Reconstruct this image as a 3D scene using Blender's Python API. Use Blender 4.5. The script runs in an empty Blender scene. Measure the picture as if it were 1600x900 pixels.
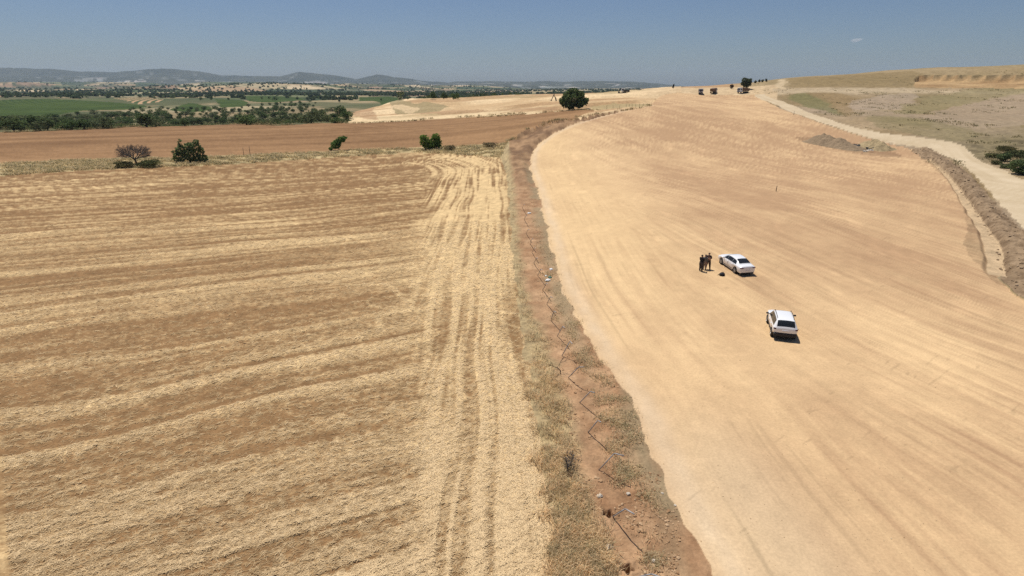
import bpy, bmesh, math, random
import numpy as np
from mathutils import Vector, Matrix
random.seed(7)
RNG = np.random.default_rng(11)
S = bpy.context.scene
COL = S.collection

# ------------------------------------------------------------------ camera
F = 880.0                     # focal length in pixels of a 1600 px wide frame
HC = 18.6                     # height of the camera above the near ground
PITCH = math.atan(316.0 / F)
CP, SP = math.cos(PITCH), math.sin(PITCH)
cam = bpy.data.cameras.new('camera')
cam.sensor_width = 36.0
cam.lens = F / 1600.0 * 36.0
cam.clip_start = 0.5
cam.clip_end = 60000.0
co = bpy.data.objects.new('camera', cam)
COL.objects.link(co)
co.location = (0, 0, HC)
co.rotation_euler = (math.pi / 2 - PITCH, 0, 0)
S.camera = co

# ------------------------------------------------------------------ sky and sun
SUN_S = Vector((0.23, -0.27, -1.0)).normalized()      # the way the sunlight travels
SUN_EL = math.asin(-SUN_S.z)
SUN_AZ = math.atan2(-SUN_S.x, -SUN_S.y)
w = bpy.data.worlds.new('World')
S.world = w
w.use_nodes = True
nt = w.node_tree
for n in list(nt.nodes):
    nt.nodes.remove(n)
sky = nt.nodes.new('ShaderNodeTexSky')
sky.sky_type = 'NISHITA'
sky.sun_disc = False
sky.sun_elevation = SUN_EL
sky.sun_rotation = SUN_AZ
sky.altitude = 200.0
sky.air_density = 1.0
sky.dust_density = 0.9
sky.ozone_density = 3.0
bg = nt.nodes.new('ShaderNodeBackground')
bg.inputs['Strength'].default_value = 0.0635
wo = nt.nodes.new('ShaderNodeOutputWorld')
tint = nt.nodes.new('ShaderNodeVectorMath'); tint.operation = 'MULTIPLY'
tint.inputs[1].default_value = (.80, .87, 1.04)      # clear dry summer air
nt.links.new(sky.outputs[0], tint.inputs[0]); nt.links.new(tint.outputs[0], bg.inputs[0])
nt.links.new(bg.outputs[0], wo.inputs[0])

sl = bpy.data.lights.new('sun', 'SUN')
sl.energy = 4.6
sl.angle = math.radians(0.53)
sl.color = (1.0, 0.955, 0.88)
so = bpy.data.objects.new('sun', sl)
COL.objects.link(so)
so.location = (-30, 30, 120)
so.rotation_euler = SUN_S.to_track_quat('-Z', 'Y').to_euler()

HAZE_TOP = 330.0
HAZE_DENS = 0.000042
S.view_settings.view_transform = 'Standard'
S.view_settings.look = 'None'
S.view_settings.gamma = 1.0
S.view_settings.exposure = 0.0
S.view_settings.use_curve_mapping = False
S.render.engine = 'CYCLES'
S.cycles.max_bounces = 5
S.cycles.diffuse_bounces = 2
S.cycles.volume_bounces = 1
S.cycles.transparent_max_bounces = 6
try:
    S.cycles.use_denoising = False
    S.cycles.use_adaptive_sampling = False
except Exception:
    pass

# ------------------------------------------------------------------ numpy helpers
_TAB = np.random.default_rng(5).random((8, 512, 512)).astype(np.float32)

def vnoise(x, y, seed=0):
    """value noise 0..1"""
    t = _TAB[seed % 8]
    x = np.asarray(x, dtype=np.float64) + 37.13 * seed + 5000.0
    y = np.asarray(y, dtype=np.float64) + 91.7 * seed + 5000.0
    xi = np.floor(x); yi = np.floor(y)
    fx = x - xi; fy = y - yi
    xi = xi.astype(np.int64) & 511; yi = yi.astype(np.int64) & 511
    x1 = (xi + 1) & 511; y1 = (yi + 1) & 511
    fx = fx * fx * (3 - 2 * fx); fy = fy * fy * (3 - 2 * fy)
    a = t[xi, yi] * (1 - fx) + t[x1, yi] * fx
    b = t[xi, y1] * (1 - fx) + t[x1, y1] * fx
    return a * (1 - fy) + b * fy

def fbm(x, y, octs=4, seed=0, gain=0.5):
    s = 0.0; a = 1.0; tot = 0.0; f = 1.0
    for o in range(octs):
        s = s + a * vnoise(x * f, y * f, seed + o)
        tot += a; a *= gain; f *= 2.03
    return s / tot

def sstep(a, b, x):
    t = np.clip((x - a) / (b - a), 0, 1)
    return t * t * (3 - 2 * t)

def lerp3(a, b, t):
    a = np.asarray(a, dtype=np.float64); b = np.asarray(b, dtype=np.float64)
    t = np.asarray(t)[..., None]
    return a * (1 - t) + b * t

# ------------------------------------------------------------------ shape of the land
def slope_of_row(r):
    v = (np.asarray(r, dtype=np.float64) - 450.0) / F
    return (SP + v * CP) / (CP - v * SP)          # metres down per metre forward

def at_dist(px, py, Y):
    h = Y * slope_of_row(py)
    d = Y * CP + h * SP
    return ((px - 800.0) / F * d, Y, HC - h)

CTRL = [(-60, 0, 0), (0, 0, 0), (60, 0, 0), (-40, 40, 0), (0, 40, 0), (40, 42, 0), (-90, 90, 0), (-5, 90, 0.1),
        (22, 46, -.2), (24, 64, .7), (30, 82, 1.4), (-140, 60, 0), (120, 40, -1), (60, 60, -0.2)]
for px, py, Y in [(1600, 330, 87), (1430, 240, 150), (1300, 225, 165), (1250, 175, 235), (1180, 150, 310),
                  (1095, 146.5, 320), (1130, 146.5, 320), (1160, 145.5, 318), (1050, 140, 330), (1000, 142.5, 332), (950, 147, 335), (900, 149, 350), (1015, 165, 240), (900, 190, 205),
                  (830, 240, 150), (1000, 250, 140), (1200, 250, 138), (700, 245, 160), (400, 252, 152), (0, 262, 138),
                  (0, 205, 245), (250, 199, 255), (500, 192, 265), (700, 186, 262), (870, 175, 255), (893, 171, 255),
                  (560, 188, 290), (600, 165, 360), (620, 157, 420), (700, 168, 335), (700, 159, 430), (760, 153, 430),
                  (820, 150.5, 430), (870, 158, 300), (1600, 280, 110), (1600, 245, 140), (1600, 200, 190), (1500, 200, 190), (1500, 170, 250),
                  (1380, 190, 200), (1300, 160, 270), (1230, 150, 300), (1600, 140, 320), (1430, 140, 320), (1330, 143, 310),
                  (1700, 101, 360), (1600, 104, 370), (1520, 106, 378), (1440, 108, 390), (1400, 111.5, 388), (1330, 117, 380),
                  (1250, 122, 370), (1170, 130, 370), (1110, 134, 380), (1070, 136, 375)]:
    CTRL.append(at_dist(px, py, Y))
CTRL += [(0, 470, 6), (110, 450, 9), (-60, 620, -4), (60, 700, -4), (200, 560, 12), (-95, 560, -3),
         (-240, 300, -1), (-300, 380, -7), (-150, 330, -3), (-110, 400, -5), (-400, 600, -8), (-150, 600, -8), (-100, 800, -8), (-700, 900, -8),
         (0, 1000, -8), (-500, 300, -3), (-800, 500, -8), (300, 520, 20), (430, 430, 27), (250, 700, 0), (600, 700, 5), (250, 150, 4), (300, 250, 14), (420, 330, 27)]
CTRL = np.array(CTRL, dtype=np.float64)
_C2 = 22.0 ** 2
def _ker(X, Y):
    dx = X[:, None] - CTRL[None, :, 0]; dy = Y[:, None] - CTRL[None, :, 1]
    return np.sqrt(dx * dx + dy * dy + _C2)
_n = len(CTRL)
_A = np.zeros((_n + 3, _n + 3))
_A[:_n, :_n] = _ker(CTRL[:, 0], CTRL[:, 1]) - 0.6 * np.eye(_n)
_A[:_n, _n] = 1; _A[:_n, _n + 1] = CTRL[:, 0]; _A[:_n, _n + 2] = CTRL[:, 1]
_A[_n:, :_n] = _A[:_n, _n:].T
_SOL = np.linalg.solve(_A, np.concatenate([CTRL[:, 2], np.zeros(3)]))

RIDGE_PX = np.array([-300, 0, 80, 150, 180, 215, 258, 300, 350, 400, 440, 470, 520, 560, 590, 625, 660, 700, 740, 800, 850, 890, 930, 980, 1030, 1070, 1400, 2200], dtype=float)
RIDGE_ROW = np.array([110, 107, 109, 113, 115, 112, 108, 111, 119, 119, 121, 114, 118, 124, 118, 122, 126.5, 129, 127.5, 128.5, 127, 128, 126.5, 127.5, 130, 135, 134, 130], dtype=float)

def zfar(X, Y):
    w_ = X / (np.abs(Y) + 5.0)
    px = 800 + F * w_ / CP
    amp = np.interp(Y, [600, 1200, 2500, 4500, 6000], [0, 6, 27, 52, 46])
    side = np.interp(px, [0, 420, 620, 760, 1000], [1.0, 0.9, 0.62, 0.5, 0.45])
    z = -8 + amp * side * (sstep(0.38, 0.8, fbm(X / 900, Y / 1100, 3, 3)) * 1.25)
    row = np.interp(px, RIDGE_PX, RIDGE_ROW) + 3.2 * (fbm(px / 26.0, px * 0 + 3.1, 4, 2, .6) - .5)
    top = HC + (134 - row) / F * (8800 * CP)
    g = sstep(5600, 8800, Y)
    rn = fbm(X / 700, Y / 1300, 5, 1, 0.55)
    body = np.clip(g * (0.62 + 0.75 * rn * (1 - g) + 0.36 * sstep(0.85, 1, g)), 0, None)
    z = z * (1 - g) + np.where(g > 0, (top - 0) * body, 0) + g * 14 * (vnoise(X / 240, Y / 300, 4) - .5)
    return z

def ground0(X, Y):
    X = np.asarray(X, dtype=np.float64).ravel(); Y = np.asarray(Y, dtype=np.float64).ravel()
    out = np.empty_like(X)
    m = np.maximum(Y, np.abs(X) * 0.95)
    wgt = sstep(560, 950, m)
    out[:] = 0
    near = wgt < 1
    idx = np.nonzero(near)[0]
    for k in range(0, len(idx), 40000):
        i = idx[k:k + 40000]
        v = _ker(X[i], Y[i]) @ _SOL[:_n] + _SOL[_n] + _SOL[_n + 1] * X[i] + _SOL[_n + 2] * Y[i]
        out[i] = np.clip(v, -14, 40)
    far = wgt > 0
    zf = np.zeros_like(X)
    zf[far] = zfar(X[far], Y[far])
    return out * (1 - wgt) + zf * wgt

_YS = np.concatenate([np.arange(10, 60, 0.5), 60 * 1.012 ** np.arange(0, 440)])
def unproject(pts):
    """photo position -> point of the land first met there"""
    res = []
    for px, py in pts:
        T = float(slope_of_row(py))
        h = _YS * T; d = _YS * CP + h * SP
        X = (px - 800.0) / F * d
        zr = HC - h
        diff = zr - ground0(X, _YS)
        k = np.nonzero(diff < 0)[0]
        if len(k) == 0:
            i = int(np.argmin(np.where(_YS < 700, diff, 1e9)))
            Y = _YS[i]
        else:
            i = k[0]
            if i == 0:
                Y = _YS[0]
            else:
                t = diff[i - 1] / (diff[i - 1] - diff[i] + 1e-9)
                Y = _YS[i - 1] + t * (_YS[i] - _YS[i - 1])
        h = Y * T; d = Y * CP + h * SP
        x = (px - 800.0) / F * d
        res.append((x, Y, HC - h))
    return np.array(res)

def ray_plane(px, py, z):
    T = float(slope_of_row(py))
    Y = (HC - z) / T
    d = Y * CP + (HC - z) * SP
    return Vector(((px - 800.0) / F * d, Y, z))

def smooth_curve(P, sub=5):
    P = np.asarray(P)[:, :2]
    out = []
    for i in range(len(P) - 1):
        p0 = P[max(i - 1, 0)]; p1 = P[i]; p2 = P[i + 1]; p3 = P[min(i + 2, len(P) - 1)]
        for t in np.linspace(0, 1, sub, endpoint=False):
            out.append(0.5 * ((2 * p1) + (-p0 + p2) * t + (2 * p0 - 5 * p1 + 4 * p2 - p3) * t * t + (-p0 + 3 * p1 - 3 * p2 + p3) * t ** 3))
    out.append(P[-1])
    return np.array(out)

def curve(px_pts, pre=(), post=()):
    c = smooth_curve(unproject(px_pts), 4)
    parts = []
    if len(pre): parts.append(np.array(pre, dtype=float))
    parts.append(c)
    if len(post): parts.append(np.array(post, dtype=float))
    return np.concatenate(parts)

def inside(X, Y, P):
    r = np.zeros(X.shape, dtype=bool)
    bb = (X >= P[:, 0].min()) & (X <= P[:, 0].max()) & (Y >= P[:, 1].min()) & (Y <= P[:, 1].max())
    i = np.nonzero(bb)[0]
    if len(i) == 0: return r
    x = X[i]; y = Y[i]; c = np.zeros(len(i), dtype=bool)
    n = len(P)
    for k in range(n):
        x1, y1 = P[k]; x2, y2 = P[(k + 1) % n]
        if y1 == y2: continue
        cond = (y1 > y) != (y2 > y)
        c ^= cond & (x < (x2 - x1) * (y - y1) / (y2 - y1) + x1)
    r[i] = c
    return r

def dist_poly(X, Y, P, maxd=1e9):
    """distance to a polyline and length along it"""
    best = np.full(X.shape, 1e18); al = np.zeros(X.shape); acc = 0.0
    for k in range(len(P) - 1):
        ax, ay = P[k]; bx, by = P[k + 1]
        L2 = (bx - ax) ** 2 + (by - ay) ** 2
        if L2 < 1e-9: continue
        t = np.clip(((X - ax) * (bx - ax) + (Y - ay) * (by - ay)) / L2, 0, 1)
        d2 = (X - ax - t * (bx - ax)) ** 2 + (Y - ay - t * (by - ay)) ** 2
        m = d2 < best
        best = np.where(m, d2, best)
        al = np.where(m, acc + t * math.sqrt(L2), al)
        acc += math.sqrt(L2)
    return np.sqrt(best), al

# ------------------------------------------------------------------ edges of fields, strip, road, trench
C_STUB_R = curve([(870, 900), (851, 760), (828, 600), (810, 480), (801, 400), (796, 320), (791, 275), (783, 247)])
x0, y0 = C_STUB_R[0]
C_STUB_R = np.concatenate([[[x0 + 0.1, -60.0]], C_STUB_R])
C_STUB_T = curve([(783, 247), (740, 243), (690, 240), (640, 239), (560, 243), (450, 251), (330, 258), (200, 263), (100, 268), (0, 275), (-150, 284)])
P_STUB = np.concatenate([C_STUB_R, C_STUB_T, [[-420, 150], [-420, -60]]])
C_VERGE_R = curve([(958, 900), (905, 760), (884, 640), (853, 540), (824, 470), (813, 400), (806, 320), (798, 262), (795, 236)])
C_VERGE_R = np.concatenate([[[C_VERGE_R[0][0] + .6, -60.0]], C_VERGE_R])
C_GRADE_L = curve([(1108, 900), (1075, 830), (1042, 765), (1010, 690), (983, 625), (940, 565), (905, 500), (880, 450), (867, 405), (851, 340), (838, 290), (828, 256), (838, 229), (870, 206), (920, 187), (975, 173), (1016, 165)])
C_GRADE_L = np.concatenate([[[C_GRADE_L[0][0] + 1.2, -60.0]], C_GRADE_L])
C_BANK = curve([(795, 223), (828, 203), (862, 193), (905, 186), (950, 177), (1000, 169), (1016, 165)])
P_STRIP = np.concatenate([C_STUB_R, [C_STUB_T[0]], C_BANK, C_GRADE_L[::-1]])
C_ROAD_L = curve([(1178, 148.5), (1215, 165), (1262, 184), (1330, 207), (1390, 223), (1430, 229), (1470, 241), (1510, 262), (1545, 300), (1580, 336), (1604, 358)], post=[(90, 70), (110, 20)])
C_ROAD_R = curve([(1192, 147), (1235, 163), (1300, 188), (1370, 206), (1440, 215), (1500, 226), (1530, 250), (1560, 263), (1600, 281)], post=[(130, 80), (150, 20)])
P_ROAD = np.concatenate([C_ROAD_L, C_ROAD_R[::-1]])
C_TRENCH = curve([(1448, 246), (1474, 266), (1500, 298), (1530, 343), (1552, 380), (1559, 432)], post=[])
TRENCH_LEN = float(np.linalg.norm(np.diff(C_TRENCH, axis=0), axis=1).sum()) + 1.0
C_TRENCH = np.concatenate([C_TRENCH, [[C_TRENCH[-1][0] + 4, C_TRENCH[-1][1] - 6], [C_TRENCH[-1][0] + 16, C_TRENCH[-1][1] - 22]]])
C_SPOIL_L = curve([(1422, 236), (1440, 246), (1474, 266), (1500, 296), (1532, 340), (1554, 378), (1566, 430), (1584, 453), (1608, 476), (1660, 530)])
_e = C_SPOIL_L[-1]
P_SPOIL = np.concatenate([C_SPOIL_L, [[_e[0] + 10, _e[1] - 10], [104, 20], [87, 70]], curve([(1422, 233), (1450, 231), (1474, 245), (1508, 266), (1543, 305), (1578, 341), (1602, 362)])[::-1]])
P_APRON = np.concatenate([curve([(1438, 246), (1470, 272), (1497, 305), (1510, 345), (1508, 390), (1535, 420), (1560, 445)]), C_TRENCH[::-1]])
P_GRADE = np.concatenate([C_GRADE_L, curve([(1030, 150), (1055, 146), (1090, 147.5), (1178, 148)]), C_ROAD_L[1:17], [[ _e[0]-1, _e[1]]], [[_e[0] + 4, _e[1] - 6], [_e[0] + 17, _e[1] - 22], [140, 0], [140, -60]]])
P_GRADE = np.concatenate([P_GRADE[:len(C_GRADE_L) + 13], curve([(1200, 160), (1262, 185), (1330, 208), (1390, 224), (1424, 234), (1440, 247), (1474, 267), (1500, 298), (1530, 344), (1552, 381), (1563, 432), (1582, 454), (1606, 478), (1660, 532)]), [[_e[0] + 10, _e[1] - 10], [110, 0], [110, -60]]])
C_PL_B = curve([(-150, 262), (0, 256), (130, 250), (200, 247), (300, 246), (400, 242), (520, 236), (650, 231), (795, 223)])
C_PL_T = curve([(930, 171), (870, 174), (760, 182.5), (660, 188), (560, 192), (500, 192.5), (400, 195), (300, 196.5), (200, 199), (130, 202), (60, 205), (0, 207), (-150, 210)])
P_PLOUGH = np.concatenate([C_PL_B, C_BANK[1:12], C_PL_T])
P_MARGIN = np.concatenate([C_STUB_T[::-1], [C_BANK[0]], C_PL_B[::-1]])
P_CUT = curve([(1430, 137), (1436, 119), (1500, 118.5), (1600, 117), (1660, 117), (1660, 134), (1600, 138), (1500, 137)])
P_VINES = [curve(p) for p in (
    [(-60, 162), (10, 156), (75, 154.5), (130, 157), (190, 161), (228, 166), (200, 171), (130, 173), (90, 180), (40, 187), (-60, 192)],
    [(265, 172), (295, 161), (332, 168), (318, 174), (290, 175)],
    [(336, 155), (380, 157), (386, 165), (345, 168)],
    [(380, 150), (440, 150.5), (478, 155), (430, 160), (388, 158)],
    [(560, 152), (620, 152), (640, 156), (590, 159), (560, 158)])]
P_ORCH = curve([(178, 153.5), (228, 152), (258, 157), (215, 163)])
P_HEAP_SOIL = curve([(1240, 214), (1300, 217), (1390, 236), (1405, 246), (1340, 240), (1255, 221)])

HILL_PATCHES = [(curve(a), b, k) for a, b, k in (
    ([(1230, 150), (1262, 146), (1300, 160), (1320, 180), (1280, 172), (1245, 160)], (.165, .155, .062), .8),
    ([(1262, 146), (1330, 150), (1335, 175), (1320, 182), (1300, 162)], (.27, .185, .09), .8),
    ([(1330, 160), (1365, 152), (1430, 146), (1420, 165), (1380, 172), (1335, 172)], (.37, .285, .20), .8),
    ([(1400, 170), (1440, 158), (1510, 140), (1598, 136), (1650, 140), (1598, 147), (1520, 160), (1450, 175), (1405, 180)], (.25, .205, .10), .75),
    ([(1440, 182), (1500, 165), (1598, 146), (1650, 150), (1650, 190), (1598, 195), (1540, 200), (1460, 200)], (.345, .26, .175), .8),
    ([(1350, 180), (1430, 185), (1520, 205), (1500, 222), (1420, 208), (1370, 200)], (.235, .19, .095), .7),
    ([(1232, 123), (1330, 117.8), (1428, 110.5), (1432, 136), (1330, 136), (1235, 137)], (.25, .18, .085), .8),
    ([(1200, 138), (1300, 138), (1430, 138), (1430, 145), (1340, 147), (1290, 144), (1240, 146), (1205, 143)], (.45, .35, .22), .8),
    ([(1213, 138), (1216, 126), (1227, 124.5), (1224, 138)], (.57, .44, .27), .9))]
PALE_PATCHES = [(curve([(598, 163), (632, 159), (668, 160), (700, 166), (690, 172), (650, 179), (628, 180), (612, 172)]), (.27, .215, .11), .8),
                (curve([(600, 168), (628, 165), (655, 171), (640, 176)]), (.62, .46, .27), .7),
                (curve([(638, 179), (700, 174.5), (800, 171), (868, 169), (868, 171.5), (800, 174.5), (720, 178.5)]), (.36, .225, .12), .75),
                (curve([(540, 190), (640, 187), (760, 180), (868, 172.5), (868, 174.5), (760, 182.4), (640, 189), (560, 191)]), (.66, .50, .29), .8),
                (curve([(545, 178), (560, 172), (588, 182), (572, 187)]), (.33, .19, .10), .6),
                (curve([(920, 166), (960, 161), (1000, 160.5), (1020, 163), (960, 168), (925, 171)]), (.33, .26, .13), .75)]
HEAPS = []       # mounds that lift the land a little are things of their own
PITS = []
_p = unproject([(873, 159)])[0]
PIT_C = (_p[0], _p[1] + 22.0)
_h1 = unproject([(950, 803)])[0]; _h2 = unproject([(979, 887)])[0]
HOLES = [(_h1[0], _h1[1], 0.22), (_h2[0], _h2[1], 0.24)]

NAMES = {0: 'hillside', 1: 'stubble_field', 2: 'dirt_strip', 3: 'graded_earth', 4: 'ploughed_field', 5: 'field_margin', 6: 'dirt_road',
         7: 'spoil_bank', 8: 'pale_fields', 9: 'valley', 10: 'trench', 11: 'cut_bank', 12: 'mountains', 13: 'vineyard', 14: 'orchard_ground'}

def land(X, Y, want_col=True):
    """height, region and real surface colour of the land at world points"""
    X = np.asarray(X, dtype=np.float64).ravel(); Y = np.asarray(Y, dtype=np.float64).ravel()
    z = ground0(X, Y)
    near = (Y < 520) & (np.abs(X) < 520)
    wx = X + 0.9 * (fbm(X / 1.9, Y / 1.9, 3, 2) - .5) + np.clip(Y / 60, 0, 3) * .45 * (fbm(X / 7, Y / 7, 2, 5) - .5)
    wy = Y + 0.9 * (fbm(X / 1.9, Y / 1.9, 3, 4) - .5) + np.clip(Y / 60, 0, 3) * .45 * (fbm(X / 7, Y / 7, 2, 6) - .5)
    wgt = X / (np.maximum(Y, 14) + 5.0)
    px = 800 + F * wgt / CP
    reg = np.where(px < 548 + (vnoise(X / 12, Y / 12, 3) - .5) * 16, 9, np.where(px < 1060, 8, 0))
    reg = np.where(Y > 640, 9, reg)
    reg = np.where((px > 1000) & (Y < 640), 0, reg)
    reg = np.where((px <= 1060) & (px > 980) & (Y < 420), 8, reg)
    reg = np.where(Y > 5600, 12, reg)
    ii = np.nonzero(near)[0]
    def put(P, rid):
        m = inside(wx[ii], wy[ii], P)
        reg[ii[m]] = rid
    for P in P_VINES:
        m = inside(X + 6 * (vnoise(X / 20, Y / 20, 1) - .5), Y, P); reg[m] = 13
    m = inside(X, Y, P_ORCH); reg[m] = 14
    put(P_CUT, 11)
    put(P_MARGIN, 5); put(P_PLOUGH, 4)
    put(P_GRADE, 3)
    put(P_STRIP, 2); put(P_STUB, 1); put(P_ROAD, 6); put(P_SPOIL, 7)
    dT, aT = dist_poly(X, Y, C_TRENCH)
    tw = (0.26 + 0.0062 * aT) * (.75 + .5 * vnoise(aT / 4.0, aT * 0 + .5, 3))
    TL = aT.max() - 36.0 if len(aT) > 100 else 1e9
    TL = TRENCH_LEN
    tfade = sstep(3, 8, aT) * sstep(TL, TL - 5, aT)
    reg = np.where((dT < tw) & near & (tfade > .3), 10, reg)

    # ---- relief
    dL, aL = dist_poly(X, Y, C_GRADE_L)
    m = reg == 3
    dg = np.where(m, dL, 0)
    z = z + np.where(m, 0.10 * (fbm(X / 5, Y / 9, 2, 3) - .5) + 0.30 * sstep(0, 2.2, dL) * 0 , 0)
    m = reg == 2
    dS, aS = dist_poly(X, Y, C_STUB_R)
    dV, aV = dist_poly(X, Y, C_VERGE_R)
    roughw = np.where(m, 1.0, 0.0)
    z = z + roughw * (0.22 * (fbm(X / 0.9, Y / 0.9, 4, 2) - .5) + 0.22 * (fbm(X / 2.6, Y / 2.6, 2, 5) - .5)) * sstep(0, 1.2, np.minimum(dL, dS))
    z = z + roughw * sstep(80, 125, Y) * .75 * sstep(0, 2.0, np.minimum(dL, dS)) * (.4 + fbm(X / 3, Y / 5, 3, 6))
    dB, aB = dist_poly(X, Y, C_BANK)
    z = z - np.where(m & (Y > 120), 1.1 * sstep(0.2, 1.3, dB) * (1 - sstep(1.5, 7, dB)) * sstep(0, 6, aB), 0)
    for hx, hy, hr in HOLES:
        r = np.hypot(X - hx, Y - hy) * (1 + .25 * np.sin(5 * np.arctan2(Y - hy, X - hx)))
        z = z - 0.55 * (1 - sstep(hr * .75, hr * 1.15, r)) + 0.07 * np.exp(-((r - hr * 1.7) / (hr * .6)) ** 2)
    m = reg == 4
    th = math.radians(14); up = -math.sin(th) * X + math.cos(th) * Y
    z = z + np.where(m, 0.25 * (vnoise(up / 2.2, (X) / 60, 6) - .5) + .12 * (fbm(X / 1.2, Y / 1.2, 2, 1) - .5), 0)
    m = reg == 5
    z = z + np.where(m, 0.5 * (fbm(X / 4, Y / 4, 3, 1) - .4), 0)
    # spoil bank and trench
    dSp, _ = dist_poly(X, Y, np.concatenate([P_SPOIL, P_SPOIL[:1]]))
    m = reg == 7
    z = z + np.where(m, 0.40 * sstep(0, 2.4, dSp) * (0.3 + 1.4 * fbm(X / 2.6, Y / 2.6, 4, 2)) + 0.60 * sstep(0, .8, dSp) * (fbm(X / 1.5, Y / 1.5, 4, 4, .65) - .45), 0)
    z = z - np.where(near, 0.45 * (1 - sstep(tw * .95, tw * 1.7, dT)) * tfade, 0)
    # terraces and cuts
    m = reg == 11
    z = z + np.where(m, 1.0 * (fbm(X / 9, Y / 5, 4, 3) - .5), 0)
    dct, _a2 = dist_poly(X, Y, P_CUT[4:13])
    z = z - np.where(m, 2.6 * sstep(.2, 1.6, dct) * sstep(24, 4, dct), 0)
    m = reg == 8
    z = z + np.where(m & near, 0.9 * (sstep(.45, .55, vnoise(X / 60, Y / 14, 2)) - .5) + .5 * (fbm(X / 5, Y / 5, 3, 3) - .5), 0)
    m = reg == 0
    z = z + np.where(m & near, 1.2 * (fbm(X / 24, Y / 24, 3, 3) - .5) * sstep(0, 12, dist_poly(X, Y, C_ROAD_R)[0]), 0)
    m = reg == 9
    z = z + np.where(m & near, 1.4 * (fbm(X / 12, Y / 12, 3, 3) - .5), 0)
    r = np.hypot(X - PIT_C[0], Y - PIT_C[1])
    z = z - 4.2 * (1 - sstep(6, 12, r))
    r = dist_poly(X, Y, P_STUB[:0] if False else C_TRENCH)[0]

    # ---- stubble rows
    m1 = reg == 1
    th = math.radians(27)
    cx = X + 0.0006 * (Y - 40) ** 2 * sstep(40, 140, Y) * 0
    wob = 5.0 * (vnoise(X / 38, Y / 38, 1) - .5) + 1.5 * (vnoise(X / 11, Y / 11, 2) - .5)
    ru = -math.sin(th) * X + math.cos(th) * Y + wob - 0.0016 * np.clip(-X - 20, 0, 200) ** 2 * .35
    rv = math.cos(th) * X + math.sin(th) * Y
    r1 = vnoise(ru / 2.3, rv / 45, 3); r2 = vnoise(ru / 0.95, rv / 26, 4); r3 = vnoise(ru / 0.42, rv / 9, 5); r4 = vnoise(ru / 5.2, rv / 70, 6)
    rows = 0.20 * r1 + 0.40 * r2 + 0.30 * r3 + .10 * r4
    rows = .525 + .88 * (rows - .5)
    dTt, _a = dist_poly(X, Y, C_STUB_T)
    k = 9.0
    hh = np.clip(0.5 + 0.5 * (dTt - dS) / k, 0, 1)
    dd = dTt * (1 - hh) + dS * hh - k * hh * (1 - hh)           # rounded corner, as the harvester turned
    W = np.interp(Y, [15, 45, 90, 150], [5.5, 8, 13, 17])
    wv = sstep(1.18, 0.80, dd / W + 0.35 * (vnoise(X / 5, Y / 9, 6) - .5)) * (dS < W * 1.6)
    wd_ = .7 * (vnoise(aS / 9, dd / 3, 1) - .5)
    c1 = vnoise((dd + wd_) / 0.27, aS / 14, 2); c2 = vnoise((dd + wd_) / 0.62, aS / 18, 6)
    cols = .16 + .70 * sstep(.20, .80, 0.6 * c1 + 0.4 * c2)
    line = np.zeros_like(X)
    for d0, wd, st in ((2.4, .33, .9), (4.0, .30, .8), (5.3, .5, 1.0), (7.4, .33, .9), (10.2, .35, .6), (12.6, .4, .55), (14.6, .3, .5)):
        dl = d0 * np.interp(Y, [20, 60, 120, 165], [.42, .62, .9, 1.0])
        line = np.maximum(line, st * np.exp(-((dd - dl - .35 * (vnoise(aS / 14, dd * 0 + d0, 3) - .5)) / (wd * np.interp(Y, [20, 120], [.6, 1.0]))) ** 2))
    line = line * sstep(0.12, 0.5, vnoise(aS / 11, dd * .2, 7)) * sstep(24, 55, Y) * (dS < 24)
    blob = sstep(.50, .68, fbm(X / 9, Y / 9, 4, 2))
    xl = X - np.interp(Y, C_STUB_R[:, 1], C_STUB_R[:, 0])
    patch = np.exp(-((Y - 57) / 13.0) ** 2) * sstep(13, 4, -xl)        # trampled straw where the machines turned
    patch = np.maximum(patch, 0.30 * np.exp(-((Y - 26) / 8.0) ** 2) * sstep(14, 3, -xl))
    amt = rows * (1 - wv) + (0.10 + 0.92 * cols) * wv
    amt = sstep(.22, .86, amt)
    amt = amt - .24 * sstep(55, 100, Y) * (1 - wv) + .06 * wv
    amt = amt + .34 * (blob - .3) * (.4 + .6 * wv) + 0.85 * line + 0.85 * patch * (2.2 * fbm(X / 2.2, Y / 2.2, 4, 3, .6) - .45)
    curl = np.abs(fbm(X / 8.0, Y / 8.0, 3, 7) - .5)
    amt = amt + 0.50 * sstep(.026, .006, curl) * sstep(24, 6, -xl) * sstep(30, 44, Y)
    cur2 = np.abs(fbm(X / 13.0 + 9, Y / 13.0, 3, 5) - .5)
    amt = amt + 0.45 * sstep(.014, .004, cur2) * sstep(30, 8, -xl) * sstep(24, 40, Y)
    amt = amt - 0.13 * sstep(6, 26, -xl) + .75 * (fbm(ru / .17, rv / .34, 3, 4) - .5) * (1 + .8 * sstep(60, 30, Y)) + .5 * (vnoise(ru / .5, rv / 2.4, 2) - .5) * sstep(50, 90, Y)
    t1 = sstep(.80, .93, vnoise(ru / .75, rv / 34, 7)) * sstep(.35, .6, vnoise(ru / 6, rv / 16, 2))
    t2 = sstep(.80, .92, vnoise(ru / .62 + 40, rv / 28, 3)) * sstep(.40, .6, vnoise(ru / 5, rv / 20, 5))
    amt = amt + (.42 * t1 - .52 * t2) * (1 - .7 * wv) * sstep(150, 110, Y) + .30 * t1 * (1 - wv) * sstep(80, 115, Y)
    amt = np.clip(amt, 0, 1.25)
    z = z + np.where(m1, 0.09 * (amt - .5) + .07 * (fbm(X / .35, Y / .35, 2, 1) - .5) * (Y < 80), 0) * sstep(0, .5, dS)
    if not want_col:
        return z, reg, amt
    # ---- colours (albedo)
    c = np.zeros((len(X), 3))
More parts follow.
